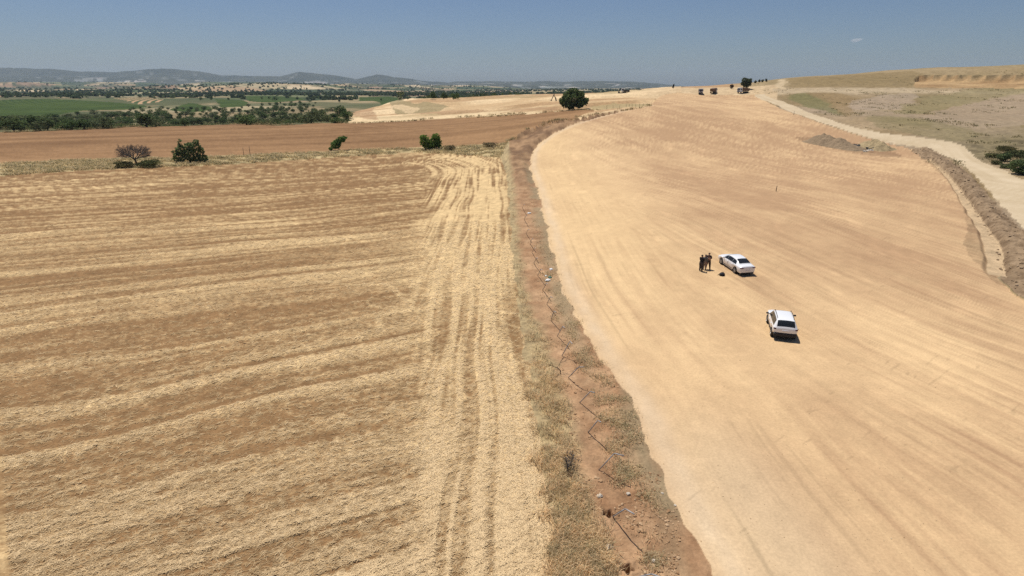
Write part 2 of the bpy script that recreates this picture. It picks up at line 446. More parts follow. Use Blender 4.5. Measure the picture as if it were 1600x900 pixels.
    f1 = fbm(X / 3.2, Y / 3.2, 4, 1)[:, None]; f2 = fbm(X / 0.7, Y / 0.7, 3, 3)[:, None]; f3 = fbm(X / 22, Y / 22, 4, 6)[:, None]
    def setc(rid, col):
        mm = reg == rid
        c[mm] = col[mm]
    stub = lerp3((.232, .134, .060), (.605, .432, .220), np.clip(amt, 0, 1))
    stub = stub * (.72 + .56 * f2)
    setc(1, stub)
    # dirt strip: bare reddish earth between two grassy edges
    e = lerp3((.32, .178, .092), (.50, .315, .175), np.clip((fbm(X / 1.3, Y / 1.3, 4, 2) - .5) * 1.8 + .5, 0, 1))
    bankd = (sstep(85, 140, Y))[:, None]
    e = e * (1 - .75 * bankd) + lerp3((.15, .088, .048), (.36, .225, .12), sstep(.35, .65, fbm(X / 2.5, Y / 4, 4, 3))) * .75 * bankd
    e = e * (.64 + .48 * f2)
    gv = sstep(.8, -.6, (dV) * np.where(np.interp(Y, C_VERGE_R[:, 1], C_VERGE_R[:, 0]) > X, -1, 1) + 1.1 * (fbm(X / 1.4, Y / 1.4, 3, 6) - .5))
    gr = lerp3((.25, .185, .10), (.46, .35, .185), np.clip((fbm(X / .5, Y / .5, 3, 7) - .5) * 2 + .5, 0, 1))
    e = e * (1 - gv[:, None]) + gr * gv[:, None]
    ge = sstep(2.1, .5, dL + 1.6 * (fbm(X / 1.2, Y / 2.5, 3, 1) - .5)) * sstep(14, 22, Y) * (1 - sstep(110, 150, Y)) * sstep(.42, .6, fbm(X / 3, Y / 6, 2, 4))
    e = e * (1 - .6 * ge[:, None]) + np.array((.25, .21, .125)) * .6 * ge[:, None]
    setc(2, e)
    # graded earth
    sa = fbm(dL / 0.9, aL / 26, 4, 2, .6); sb = fbm(dL / 3.5, aL / 40, 3, 5)
    q = math.radians(115)
    sc = fbm((X * math.cos(q) + Y * math.sin(q)) / 14, (-X * math.sin(q) + Y * math.cos(q)) / 0.8, 4, 6, .6)
    big = fbm(X / 26, Y / 34, 3, 4)
    xg = X - np.interp(Y, C_GRADE_L[:45, 1], C_GRADE_L[:45, 0])
    gold = np.exp(-((xg - 6) / 9.0) ** 2) * sstep(30, 70, Y)
    sd_ = fbm(dL / .33, aL / 13, 3, 3, .6)
    tone = .52 + 1.0 * (sa - .5) + .8 * (sb - .5) + .8 * (big - .5) + .7 * (sd_ - .5) - .22 * sstep(12, 36, xg)
    farw = sstep(70, 130, Y)
    kk = sstep(7, 18, xg)
    q2 = math.radians(-73.5); lu = X * -math.sin(q2) + Y * math.cos(q2); lv = X * math.cos(q2) + Y * math.sin(q2)
    lu = lu + 2.2 * (fbm(X / 14, Y / 20, 2, 1) - .5)
    la = fbm(lu / 0.8, lv / 16, 4, 2, .6); lb = fbm(lu / 3.0, lv / 30, 3, 5); lc = fbm(lu / .30, lv / 9, 3, 3, .6)
    sa = sa * (1 - kk) + la * kk; sb = sb * (1 - kk) + lb * kk; sd_ = sd_ * (1 - kk) + lc * kk
    brk = .35 + 1.1 * sstep(.38, .62, fbm(X / 9, Y / 13, 3, 6))
    tone = .52 + .54 * brk * (sa - .5) + .35 * (sb - .5) + .9 * (big - .5) + .62 * brk * (sd_ - .5) - .15 * sstep(12, 36, xg) + .7 * (fbm(X / 4, Y / 6, 4, 7) - .5)
    topr = sstep(75, 105, Y) * sstep(18, 34, xg) * sstep(235, 190, Y)
    tone = tone + farw * .5 * (sc - .5) * sstep(.35, .6, fbm(X / 30, Y / 30, 2, 2)) - .27 * topr + topr * .55 * (sc - .5)
    g = lerp3((.405, .255, .140), (.65, .452, .246), np.clip(tone, 0, 1))
    g = g * (1 - .5 * gold[:, None]) + .5 * gold[:, None] * np.array((.655, .46, .238))
    pale = np.exp(-((dL - .9) / .8) ** 2) * (.4 + .9 * fbm(X / .8, Y / 2.2, 3, 4))
    g = g * (1 - .5 * pale[:, None]) + .5 * pale[:, None] * np.array((.62, .49, .34))
    lowp = (np.exp(-((dL - 3.5) / 3.0) ** 2) * sstep(34, 22, Y))[:, None]
    g = g * (1 - .4 * lowp) + .4 * lowp * np.array((.60, .475, .31))
    fur = np.exp(-((dL - 2.4 - .5 * vnoise(aL / 15, aL * 0, 2)) / .12) ** 2) * sstep(.35, .6, vnoise(aL / 9, aL * 0, 5)) * (Y < 110)
    g = g * (1 - .22 * fur[:, None])
    flk = sstep(.74, .86, fbm((X * .8 + Y * .6) / 1.6, (-X * .6 + Y * .8) / .35, 3, 3))[:, None]
    g = g * (1 - .16 * flk * sstep(.45, .6, f1))
    cr = sstep(.70, .80, fbm(X / 2.2, Y / 5, 3, 7))[:, None]
    g = g * (1 + .10 * cr)
    scr = sstep(.60, .68, fbm(lu / .22, lv / 11, 2, 1)) * sstep(.42, .58, fbm(X / 8, Y / 12, 3, 2)) * kk + sstep(.60, .68, fbm(dL / .25, aL / 11, 2, 1)) * sstep(.45, .6, fbm(X / 6, Y / 10, 3, 5)) * (1 - kk)
    g = g * (1 - .10 * (scr * sstep(130, 70, Y)))[:, None]
    g = g * (.91 + .18 * f2)
    ap = inside(wx, wy, P_APRON)
    g[ap] = g[ap] * (.55 + .45 * fbm(X[ap] / 1.1, Y[ap] / 1.1, 4, 3)[:, None])
    hs = inside(X, Y, P_HEAP_SOIL)
    g[hs] = g[hs] * np.array((.70, .68, .68))
    setc(3, g)
    # ploughed field
    pr = .30 * vnoise(up / 2.6, X / 90, 1) + .40 * vnoise(up / 9, X / 240, 4) + .30 * vnoise(up / 1.4, X / 40, 2)
    pcol = lerp3((.175, .094, .042), (.325, .188, .090), np.clip((pr - .5) * 1.5 + .5 + .6 * (f3[:, 0] - .5) + .25 * sstep(-60, 60, X), 0, 1))
    setc(4, pcol * (.85 + .3 * f2))
    mg = lerp3((.17, .13, .06), (.50, .385, .20), sstep(.3, .66, fbm(X / 3, Y / 1.6, 4, 5)))
    setc(5, mg)
    rd = lerp3((.45, .345, .21), (.585, .47, .315), np.clip(.5 + (f1[:, 0] - .5) * .8 + .8 * (fbm(dist_poly(X, Y, C_ROAD_R)[0] / .8, Y / 30, 3, 2) - .5), 0, 1))
    setc(6, rd)
    sp = lerp3((.16, .106, .060), (.32, .225, .136), np.clip((fbm(X / .8, Y / .8, 4, 2) - .5) * 2 + .5, 0, 1))
    setc(7, sp)
    setc(10, np.broadcast_to(np.array((.46, .335, .20)), c.shape) * (.65 + .7 * f2))
    # pale fields on the rise
    pf = lerp3((.50, .345, .185), (.68, .51, .30), sstep(.32, .62, fbm(X / 60, Y / 20, 4, 2)))
    br = sstep(.55, .64, fbm(X / 70, Y / 16, 3, 5))[:, None]
    pf = pf * (1 - .75 * br) + np.array((.36, .22, .11)) * .75 * br
    og = sstep(.58, .70, fbm(X / 55, Y / 34, 3, 7))[:, None] * sstep(250, 320, Y)[:, None]
    pf = pf * (1 - .6 * og) + np.array((.30, .235, .115)) * .6 * og
    for P_, cc_, k_ in PALE_PATCHES:
        mm = inside(X + 3 * (fbm(X / 9, Y / 9, 3, 2) - .5), Y + 6 * (fbm(X / 9, Y / 9, 3, 4) - .5), P_)
        pf[mm] = pf[mm] * (1 - k_) + np.array(cc_) * k_
    jn = (sstep(985, 1055, px) * sstep(285, 305, Y))[:, None]
    pf = pf * (1 - jn) + lerp3((.45, .32, .18), (.60, .45, .27), f1[:, 0]) * jn
    setc(8, pf * (.85 + .3 * f1))
    # hillside
    h0 = lerp3((.27, .190, .095), (.375, .275, .165), sstep(.3, .7, fbm(X / 34, Y / 26, 4, 5)))
    oliv = sstep(.46, .72, fbm(X / 30, Y / 22, 4, 1))[:, None]
    h0 = h0 * (1 - .55 * oliv) + np.array((.195, .165, .075)) * .55 * oliv
    mauve = (sstep(.48, .62, fbm(X / 50, Y / 40, 3, 3)) * sstep(300, 230, Y))[:, None]
    h0 = h0 * (1 - .7 * mauve) + np.array((.34, .255, .17)) * .7 * mauve
    topb = sstep(310, 345, Y)[:, None]
    h0 = h0 * (1 - .5 * topb) + np.array((.31, .235, .115)) * .5 * topb
    pale2 = np.exp(-((Y - 312 - 6 * (vnoise(X / 20, X * 0, 2) - .5)) / 6.0) ** 2)[:, None] * (px > 1190)[:, None]
    h0 = h0 * (1 - .75 * pale2) + np.array((.52, .41, .26)) * .75 * pale2
    ori = (sstep(1175, 1120, px) * sstep(330, 350, Y))[:, None]
    h0 = h0 * (1 - .7 * ori) + np.array((.42, .25, .13)) * .7 * ori
    nr = ((px > 1030) & (px < 1210) & (Y < 345) & (Y > 285))[:, None]
    h0 = np.where(nr, lerp3((.45, .32, .18), (.60, .45, .27), f1[:, 0]), h0)
    wet = (sstep(125, 145, Y) * sstep(190, 165, Y) * sstep(1430, 1560, px))[:, None]
    h0 = h0 * (1 - .6 * wet) + np.array((.15, .13, .052)) * .6 * wet
    h0 = h0 * (1 - .4 * wet * sstep(.45, .6, fbm(X / 5, Y / 4, 4, 6))[:, None])
    for P_, cc_, k_ in HILL_PATCHES:
        for sd_k in (1, 4):
            mm = inside(X + 9 * (fbm(X / 14, Y / 14, 4, sd_k, .6) - .5), Y + 12 * (fbm(X / 14, Y / 14, 4, sd_k + 2, .6) - .5), P_)
            h0[mm] = h0[mm] * (1 - k_ * .6) + np.array(cc_) * k_ * .6
    h0 = np.where((px > 1190)[:, None], h0 * .90, h0)
    setc(0, h0 * (.80 + .40 * fbm(X / 2.6, Y / 2.6, 4, 2)[:, None]))
    setc(11, lerp3((.25, .15, .07), (.46, .31, .155), np.clip((fbm(X / 20, Y / 5, 4, 2) - .5) * 1.8 + .5, 0, 1)))
    # valley mosaic
    cell = 170.0
    gx = np.floor(X / cell); gy = np.floor(Y / (cell * 1.25))
    best = np.full(X.shape, 1e18); cid = np.zeros(X.shape)
    sec = np.full(X.shape, 1e18)
    mv = (reg == 9) | (reg == 12)
    iv = np.nonzero(mv)[0]
    if len(iv):
        b = best[iv]; s2 = sec[iv]; cc = cid[iv]
        for dx_ in (-1, 0, 1):
            for dy_ in (-1, 0, 1):
                a0 = gx[iv] + dx_; b0 = gy[iv] + dy_
                jx = _TAB[0][a0.astype(int) & 511, b0.astype(int) & 511]; jy = _TAB[1][a0.astype(int) & 511, b0.astype(int) & 511]
                ux = (a0 + jx) * cell; uy = (b0 + jy) * cell * 1.25
                d2 = (X[iv] - ux) ** 2 + ((Y[iv] - uy) / 1.25) ** 2
                s2 = np.where(d2 < b, b, np.minimum(s2, d2))
                mm = d2 < b
                b = np.where(mm, d2, b)
                cc = np.where(mm, _TAB[2][a0.astype(int) & 511, b0.astype(int) & 511], cc)
        best[iv] = b; sec[iv] = s2; cid[iv] = cc
    pal = np.array([(.40, .29, .165), (.50, .39, .24), (.085, .105, .042), (.25, .165, .10), (.045, .062, .026), (.30, .235, .125), (.13, .135, .06), (.34, .235, .135), (.05, .072, .03), (.36, .29, .17)])
    vc = pal[np.clip((cid * len(pal)).astype(int), 0, len(pal) - 1)]
    vc = vc * (.75 + .5 * fbm(X / 40, Y / 60, 4, 4)[:, None])
    hedge = sstep(14, 6, np.sqrt(sec) - np.sqrt(best))[:, None] * sstep(.4, .55, fbm(X / 120, Y / 120, 2, 6))[:, None]
    scrub = sstep(.52, .60, fbm(X / 150, Y / 210, 4, 1))[:, None]
    vc = vc * (1 - scrub * .85) + np.array((.055, .07, .030)) * scrub * .85
    vc = vc * (1 - hedge) + np.array((.05, .065, .028)) * hedge
    midv = (sstep(1300, 900, Y) * .5)[:, None]
    vc = vc * (1 - midv) + np.array((.13, .125, .055)) * midv
    nearv = sstep(560, 430, Y)[:, None]
    dry = lerp3((.10, .095, .042), (.40, .31, .17), sstep(.48, .76, fbm(X / 16, Y / 20, 4, 2)))
    vc = vc * (1 - nearv) + dry * nearv
    setc(9, vc)
    mt = lerp3((.030, .038, .026), (.085, .085, .055), fbm(X / 260, Y / 330, 4, 2))
    spk = sstep(.60, .67, fbm(X / 150, Y / 380, 4, 5))[:, None] * sstep(8300, 6500, Y)[:, None]
    mt = mt * (1 - spk * .9) + (.55 * vc + .2) * spk * .9
    mt = mt + sstep(.68, .76, fbm(X / 120, Y / 160, 3, 6))[:, None] * .07
    setc(12, mt)
    vi = lerp3((.026, .048, .006), (.058, .086, .012), np.clip(.5 + 1.1 * (fbm(X / 45, Y / 60, 3, 3) - .5) + .25 * np.sin(X / 2.1), 0, 1))
    setc(13, vi)
    oc = np.where((np.sin((X - .32 * Y) * 2 * math.pi / 13.0) > .15)[:, None], np.array((.42, .27, .15)), np.array((.06, .085, .03)))
    setc(14, oc)
    return z, reg, amt, np.clip(c, .005, .9)

# ------------------------------------------------------------------ materials
def mat_attr(name, nscale=6.0, nk=0.5, bump=0.4, bdist=0.03, bscale=14.0, rough=0.95, spec=0.12):
    m = bpy.data.materials.new(name); m.use_nodes = True
    t = m.node_tree; b = t.nodes['Principled BSDF']
    b.inputs['Roughness'].default_value = rough
    b.inputs['Specular IOR Level'].default_value = spec
    a = t.nodes.new('ShaderNodeAttribute'); a.attribute_name = 'Col'
    tc = t.nodes.new('ShaderNodeTexCoord')
    nz = t.nodes.new('ShaderNodeTexNoise'); nz.inputs['Scale'].default_value = nscale; nz.inputs['Detail'].default_value = 6; nz.inputs['Roughness'].default_value = .7
    t.links.new(tc.outputs['Object'], nz.inputs['Vector'])
    mr = t.nodes.new('ShaderNodeMapRange')
    mr.inputs['From Min'].default_value = .28; mr.inputs['From Max'].default_value = .72
    mr.inputs['To Min'].default_value = 1 - nk / 2; mr.inputs['To Max'].default_value = 1 + nk / 2
    t.links.new(nz.outputs['Fac'], mr.inputs['Value'])
    mx = t.nodes.new('ShaderNodeVectorMath'); mx.operation = 'SCALE'
    t.links.new(a.outputs['Color'], mx.inputs[0]); t.links.new(mr.outputs[0], mx.inputs['Scale'])
    t.links.new(mx.outputs[0], b.inputs['Base Color'])
    if bump > 0:
        n2 = t.nodes.new('ShaderNodeTexNoise'); n2.inputs['Scale'].default_value = bscale; n2.inputs['Detail'].default_value = 5; n2.inputs['Roughness'].default_value = .65
        t.links.new(tc.outputs['Object'], n2.inputs['Vector'])
        bp = t.nodes.new('ShaderNodeBump'); bp.inputs['Strength'].default_value = bump; bp.inputs['Distance'].default_value = bdist
        t.links.new(n2.outputs['Fac'], bp.inputs['Height']); t.links.new(bp.outputs[0], b.inputs['Normal'])
    return m

def mat_plain(name, col, rough=0.6, metal=0.0, spec=0.4, nk=0.15, nscale=8.0, coat=0.0):
    m = bpy.data.materials.new(name); m.use_nodes = True
    t = m.node_tree; b = t.nodes['Principled BSDF']
    b.inputs['Roughness'].default_value = rough; b.inputs['Metallic'].default_value = metal
    b.inputs['Specular IOR Level'].default_value = spec
    b.inputs['Coat Weight'].default_value = coat
    tc = t.nodes.new('ShaderNodeTexCoord')
    nz = t.nodes.new('ShaderNodeTexNoise'); nz.inputs['Scale'].default_value = nscale; nz.inputs['Detail'].default_value = 4
    t.links.new(tc.outputs['Object'], nz.inputs['Vector'])
    cr = t.nodes.new('ShaderNodeValToRGB')
    cr.color_ramp.elements[0].position = .3; cr.color_ramp.elements[1].position = .7
    cr.color_ramp.elements[0].color = tuple(c * (1 - nk) for c in col) + (1,)
    cr.color_ramp.elements[1].color = tuple(min(1, c * (1 + nk)) for c in col) + (1,)
    t.links.new(nz.outputs['Fac'], cr.inputs[0]); t.links.new(cr.outputs[0], b.inputs['Base Color'])
    return m

def mat_blade(name, trans=.45, spec=.0):
    m = bpy.data.materials.new(name); m.use_nodes = True
    t = m.node_tree
    for n in list(t.nodes): t.nodes.remove(n)
    out = t.nodes.new('ShaderNodeOutputMaterial')
    a = t.nodes.new('ShaderNodeAttribute'); a.attribute_name = 'Col'
    tc = t.nodes.new('ShaderNodeTexCoord')
    nz = t.nodes.new('ShaderNodeTexNoise'); nz.inputs['Scale'].default_value = 1.5; nz.inputs['Detail'].default_value = 3
    t.links.new(tc.outputs['Object'], nz.inputs['Vector'])
    mr = t.nodes.new('ShaderNodeMapRange')
    mr.inputs['From Min'].default_value = .3; mr.inputs['From Max'].default_value = .7; mr.inputs['To Min'].default_value = .8; mr.inputs['To Max'].default_value = 1.2
    t.links.new(nz.outputs['Fac'], mr.inputs['Value'])
    sc = t.nodes.new('ShaderNodeVectorMath'); sc.operation = 'SCALE'
    t.links.new(a.outputs['Color'], sc.inputs[0]); t.links.new(mr.outputs[0], sc.inputs['Scale'])
    d = t.nodes.new('ShaderNodeBsdfDiffuse'); tr = t.nodes.new('ShaderNodeBsdfTranslucent'); mx = t.nodes.new('ShaderNodeMixShader')
    mx.inputs[0].default_value = trans
    t.links.new(sc.outputs[0], d.inputs['Color']); t.links.new(sc.outputs[0], tr.inputs['Color'])
    t.links.new(d.outputs[0], mx.inputs[1]); t.links.new(tr.outputs[0], mx.inputs[2]); t.links.new(mx.outputs[0], out.inputs['Surface'])
    return m

M = {}
M['blade'] = mat_blade('blade', .48)
M['stubble'] = mat_attr('stubble', 9, .7, .45, .03, 16)
M['soil'] = mat_attr('soil', 5, .5, .9, .06, 7)
M['graded'] = mat_attr('graded', 7, .30, .6, .04, 7)
M['coarse'] = mat_attr('coarse', .8, .6, .6, .25, 1.2)
M['far'] = mat_attr('far', .05, .5, 0)
M['plain'] = mat_attr('plain', 10, .2, 0)
M['foliage'] = mat_blade('foliage', .38)
M['bark'] = mat_plain('bark', (.10, .075, .055), .9, spec=.1, nk=.35)
M['twig'] = mat_plain('twig', (.125, .11, .10), .9, spec=.1, nk=.3)
M['white_paint'] = mat_plain('white_paint', (.80, .80, .80), .28, spec=.5, nk=.02, coat=.6)
M['glass'] = mat_plain('glass', (.018, .021, .024), .12, spec=.35, nk=.1)
M['black_plastic'] = mat_plain('black_plastic', (.022, .022, .024), .6, spec=.3)
M['tyre'] = mat_plain('tyre', (.025, .023, .022), .85, spec=.2, nk=.25)
M['alloy'] = mat_plain('alloy', (.55, .55, .56), .35, .6)
M['red_lens'] = mat_plain('red_lens', (.07, .010, .012), .25)
M['lamp_glass'] = mat_plain('lamp_glass', (.45, .47, .5), .15)
M['chrome'] = mat_plain('chrome', (.6, .6, .6), .25, .9)
M['plate'] = mat_plain('plate', (.7, .7, .72), .5)
M['steel'] = mat_plain('steel', (.34, .33, .32), .55, .3, nk=.25, nscale=3)
M['skin'] = mat_plain('skin', (.36, .20, .13), .6)
M['black_cloth'] = mat_plain('black_cloth', (.022, .020, .024), .9, spec=.1, nk=.3)
M['dark_trouser'] = mat_plain('dark_trouser', (.060, .048, .046), .9, spec=.1, nk=.3)
M['brown_trouser'] = mat_plain('brown_trouser', (.085, .055, .042), .9, spec=.1, nk=.3)
M['grey_cloth'] = mat_plain('grey_cloth', (.17, .16, .14), .9, spec=.1, nk=.2)
M['pale_trouser'] = mat_plain('pale_trouser', (.30, .235, .20), .9, spec=.1, nk=.2)
M['hair'] = mat_plain('hair', (.014, .011, .010), .7)
M['shoe'] = mat_plain('shoe', (.03, .026, .024), .7)
M['tip_brown'] = mat_plain('tip_brown', (.17, .105, .065), .75, nk=.3)
M['truck_white'] = mat_plain('truck_white', (.70, .70, .70), .5, nk=.08)
M['machine_dark'] = mat_plain('machine_dark', (.045, .04, .037), .7, nk=.3)
M['machine_ochre'] = mat_plain('machine_ochre', (.20, .11, .045), .7, nk=.3)
M['wood'] = mat_plain('wood', (.14, .10, .075), .9, nk=.3)
M['heap'] = mat_attr('heap', 2.2, .55, 1.0, .15, 3.5)
M['rock'] = mat_plain('rock', (.52, .45, .36), .9, spec=.1, nk=.3)
M['white_sheet'] = mat_plain('white_sheet', (.70, .70, .68), .7, nk=.1)
M['green_sheet'] = mat_plain('green_sheet', (.05, .16, .11), .6, nk=.2)
M['black_patch'] = mat_plain('black_patch', (.018, .017, .017), .7, nk=.2)

# ------------------------------------------------------------------ mesh helpers
def tag(o, label=None, cat=None, group=None, kind=None):
    if label: o['label'] = label
    if cat: o['category'] = cat
    if group: o['group'] = group
    if kind: o['kind'] = kind
    return o

def np_mesh(name, V, Q, col=None, smooth=True):
    """mesh from arrays: V (n,3), Q (m,3 or 4)"""
    me = bpy.data.meshes.new(name)
    V = np.asarray(V, dtype=np.float32); Q = np.asarray(Q, dtype=np.int32)
    k = Q.shape[1]
    me.vertices.add(len(V)); me.vertices.foreach_set('co', V.ravel())
    me.loops.add(Q.size); me.loops.foreach_set('vertex_index', Q.ravel())
    me.polygons.add(len(Q))
    me.polygons.foreach_set('loop_start', np.arange(0, Q.size, k, dtype=np.int32))
    me.polygons.foreach_set('loop_total', np.full(len(Q), k, dtype=np.int32))
    me.polygons.foreach_set('use_smooth', np.full(len(Q), smooth, dtype=bool))
    if col is not None:
        a = me.attributes.new('Col', 'FLOAT_COLOR', 'POINT')
        rgba = np.ones((len(V), 4), dtype=np.float32); rgba[:, :3] = col
        a.data.foreach_set('color', rgba.ravel())
    me.update(calc_edges=True)
    return me

def link(name, me, m=None, parent=None):
    o = bpy.data.objects.new(name, me)
    COL.objects.link(o)
    if m is not None and me is not None and len(me.materials) == 0:
        me.materials.append(m)
    if parent is not None:
        o.parent = parent
    return o

def empty(name, loc, rot=None, parent=None):
    o = bpy.data.objects.new(name, None)
    COL.objects.link(o)
    o.empty_display_size = .3
    o.location = loc
    if rot is not None: o.rotation_euler = rot
    if parent is not None: o.parent = parent
    return o

def dup_tree(o, parent=None):
    c = o.copy(); COL.objects.link(c)
    if parent is not None: c.parent = parent
    for ch in [q for q in o.children]:
        dup_tree(ch, c)
    return c

class MB:
    """collects shapes into one mesh"""
    def __init__(s): s.v = []; s.f = []
    def box(s, c, d, rz=0.0, taper=(1, 1), bev=0.0):
        cx, cy, cz = c; dx, dy, dz = d[0] / 2, d[1] / 2, d[2] / 2
        b = len(s.v); ca, sa = math.cos(rz), math.sin(rz)
        k = min(bev, dx * .6, dy * .6, dz * .6)
        if k <= 0:
            for z, t in ((-dz, (1, 1)), (dz, taper)):
                for x, y in ((-dx, -dy), (dx, -dy), (dx, dy), (-dx, dy)):
                    x *= t[0]; y *= t[1]
                    s.v.append((cx + ca * x - sa * y, cy + sa * x + ca * y, cz + z))
            s.f += [(b + 3, b + 2, b + 1, b), (b + 4, b + 5, b + 6, b + 7), (b, b + 1, b + 5, b + 4), (b + 1, b + 2, b + 6, b + 5), (b + 2, b + 3, b + 7, b + 6), (b + 3, b, b + 4, b + 7)]
        else:
            rings = [(-dz, k), (-dz + k, 0), (dz - k, 0), (dz, k)]
            for z, ins in rings:
                t = taper if z > 0 else (1, 1)
                pts = []
                X_, Y_ = dx - ins, dy - ins
                q = k * .8
                for x, y in ((-X_ + q, -Y_), (X_ - q, -Y_), (X_, -Y_ + q), (X_, Y_ - q), (X_ - q, Y_), (-X_ + q, Y_), (-X_, Y_ - q), (-X_, -Y_ + q)):
                    x *= t[0]; y *= t[1]
                    s.v.append((cx + ca * x - sa * y, cy + sa * x + ca * y, cz + z))
            for r in range(3):
                for i in range(8):
                    j = (i + 1) % 8
                    s.f.append((b + r * 8 + i, b + r * 8 + j, b + r * 8 + 8 + j, b + r * 8 + 8 + i))
            s.f.append(tuple(b + i for i in range(7, -1, -1))); s.f.append(tuple(b + 24 + i for i in range(8)))
        return s
    def tube(s, pts, rad, n=6, cap=True):
        b0 = len(s.v); P = [Vector(p) for p in pts]
        if not hasattr(rad, '__len__'): rad = [rad] * len(P)
        for i, p in enumerate(P):
            d = (P[min(i + 1, len(P) - 1)] - P[max(i - 1, 0)]).normalized()
            a = d.cross(Vector((0, 0, 1)) if abs(d.z) < .9 else Vector((1, 0, 0))).normalized(); c = d.cross(a)
            for k in range(n):
                t = 2 * math.pi * k / n
                s.v.append(tuple(p + (a * math.cos(t) + c * math.sin(t)) * rad[i]))
        for i in range(len(P) - 1):
            for k in range(n):
                j = (k + 1) % n
                s.f.append((b0 + i * n + k, b0 + i * n + j, b0 + i * n + n + j, b0 + i * n + n + k))
        if cap:
            s.f.append(tuple(b0 + k for k in range(n))); e = b0 + (len(P) - 1) * n
            s.f.append(tuple(e + k for k in range(n - 1, -1, -1)))
        return s
    def lathe_y(s, c, prof, n=20):
        """profile of (radius, y) turned about the y axis through c"""
        b0 = len(s.v)
        for r, y in prof:
            for k in range(n):
                t = 2 * math.pi * k / n
                s.v.append((c[0] + r * math.cos(t), c[1] + y, c[2] + r * math.sin(t)))
        for i in range(len(prof) - 1):
            for k in range(n):
                j = (k + 1) % n
                s.f.append((b0 + i * n + k, b0 + i * n + j, b0 + i * n + n + j, b0 + i * n + n + k))
        s.f.append(tuple(b0 + k for k in range(n))); e = b0 + (len(prof) - 1) * n
        s.f.append(tuple(e + k for k in range(n - 1, -1, -1)))
        return s
    def prism(s, poly, y0, y1):
        """outline in x,z pushed from y0 to y1"""
        b = len(s.v); n = len(poly)
        for y in (y0, y1):
            for x, z in poly: s.v.append((x, y, z))
        for i in range(n):
            j = (i + 1) % n
            s.f.append((b + i, b + j, b + n + j, b + n + i))
        s.f.append(tuple(b + i for i in range(n - 1, -1, -1))); s.f.append(tuple(b + n + i for i in range(n)))
        return s
    def mesh(s, name, m=None, smooth=False):
        me = bpy.data.meshes.new(name)
        me.from_pydata(s.v, [], s.f)
        bm = bmesh.new(); bm.from_mesh(me)
        bmesh.ops.recalc_face_normals(bm, faces=bm.faces)
        bm.to_mesh(me); bm.free()
        if m: me.materials.append(m)
        if smooth:
            me.polygons.foreach_set('use_smooth', np.ones(len(me.polygons), dtype=bool))
        me.update()
        return me
    def build(s, name, m, parent=None, smooth=False):
        return link(name, s.mesh(name, m, smooth), None, parent)

def land_z(x, y):
    return float(land(np.array([x]), np.array([y]), False)[0][0])

# ------------------------------------------------------------------ the land as meshes
def build_land():
    ys = [14.0]
    while ys[-1] < 620:
        y = ys[-1]
        ys.append(y + min(max(y * y / (HC * 563) * (1.35 if y < 50 else 0.95), .035), 2.3 if y < 400 else 6.0))
    while ys[-1] < 9400:
        y = ys[-1]
        ys.append(y * (1.0155 if y < 3000 else 1.02))
    ys = np.array([-50, -30, -15, -5, 2, 7, 10.5] + ys + [9800, 10400, 11200, 12000])
    core = np.linspace(-.90, .90, 1150)
    tail = .90 + np.array([.012, .03, .06, .1, .15, .22, .32])
    far_tail = np.array([1.4, 1.9, 2.6])
    ws = np.concatenate([-far_tail[::-1], -tail[::-1], core, tail, far_tail])
    W, YY = np.meshgrid(ws, ys)
    XX = W * (np.maximum(YY, 14) + 5.0)
    XX = np.where(YY > 900, np.clip(W, -1.15, 1.15) * (YY + 5) + np.sign(W) * np.maximum(np.abs(W) - 1.15, 0) * 900, XX)
    nr, nc = XX.shape
    z, reg, amt, col = land(XX.ravel(), YY.ravel())
    V = np.stack([XX.ravel(), YY.ravel(), z], 1)
    idx = np.arange(nr * nc).reshape(nr, nc)
    Q = np.stack([idx[:-1, :-1].ravel(), idx[:-1, 1:].ravel(), idx[1:, 1:].ravel(), idx[1:, :-1].ravel()], 1)
    R = reg.reshape(nr, nc)
    fr = R[:-1, :-1].ravel()
    mats = {1: 'stubble', 2: 'soil', 3: 'graded', 4: 'soil', 5: 'soil', 6: 'graded', 7: 'soil', 10: 'soil', 0: 'coarse', 8: 'coarse', 11: 'coarse', 9: 'far', 12: 'far', 13: 'far', 14: 'far'}
    for rid in sorted(set(fr.tolist())):
        q = Q[fr == rid]
        u, inv = np.unique(q.ravel(), return_inverse=True)
        me = np_mesh(NAMES[rid], V[u], inv.reshape(-1, 4), col[u])
        o = link(NAMES[rid], me, M[mats[rid]])
        o['kind'] = 'structure'
build_land()

# ------------------------------------------------------------------ vehicles: the two white cars
def ground_frame(x, y, heading):
    """matrix standing on the land, +X forward along heading"""
    e = 1.2
    z = land_z(x, y)
    zx = (float(ground0([x + e], [y])[0]) - float(ground0([x - e], [y])[0])) / (2 * e)
    zy = (float(ground0([x], [y + e])[0]) - float(ground0([x], [y - e])[0])) / (2 * e)
    n = Vector((-zx, -zy, 1)).normalized()
    f = Vector((math.cos(heading), math.sin(heading), 0)); f = (f - n * f.dot(n)).normalized()
    l = n.cross(f)
    m = Matrix((f, l, n)).transposed().to_4x4()
    m.translation = Vector((x, y, z))
    return m

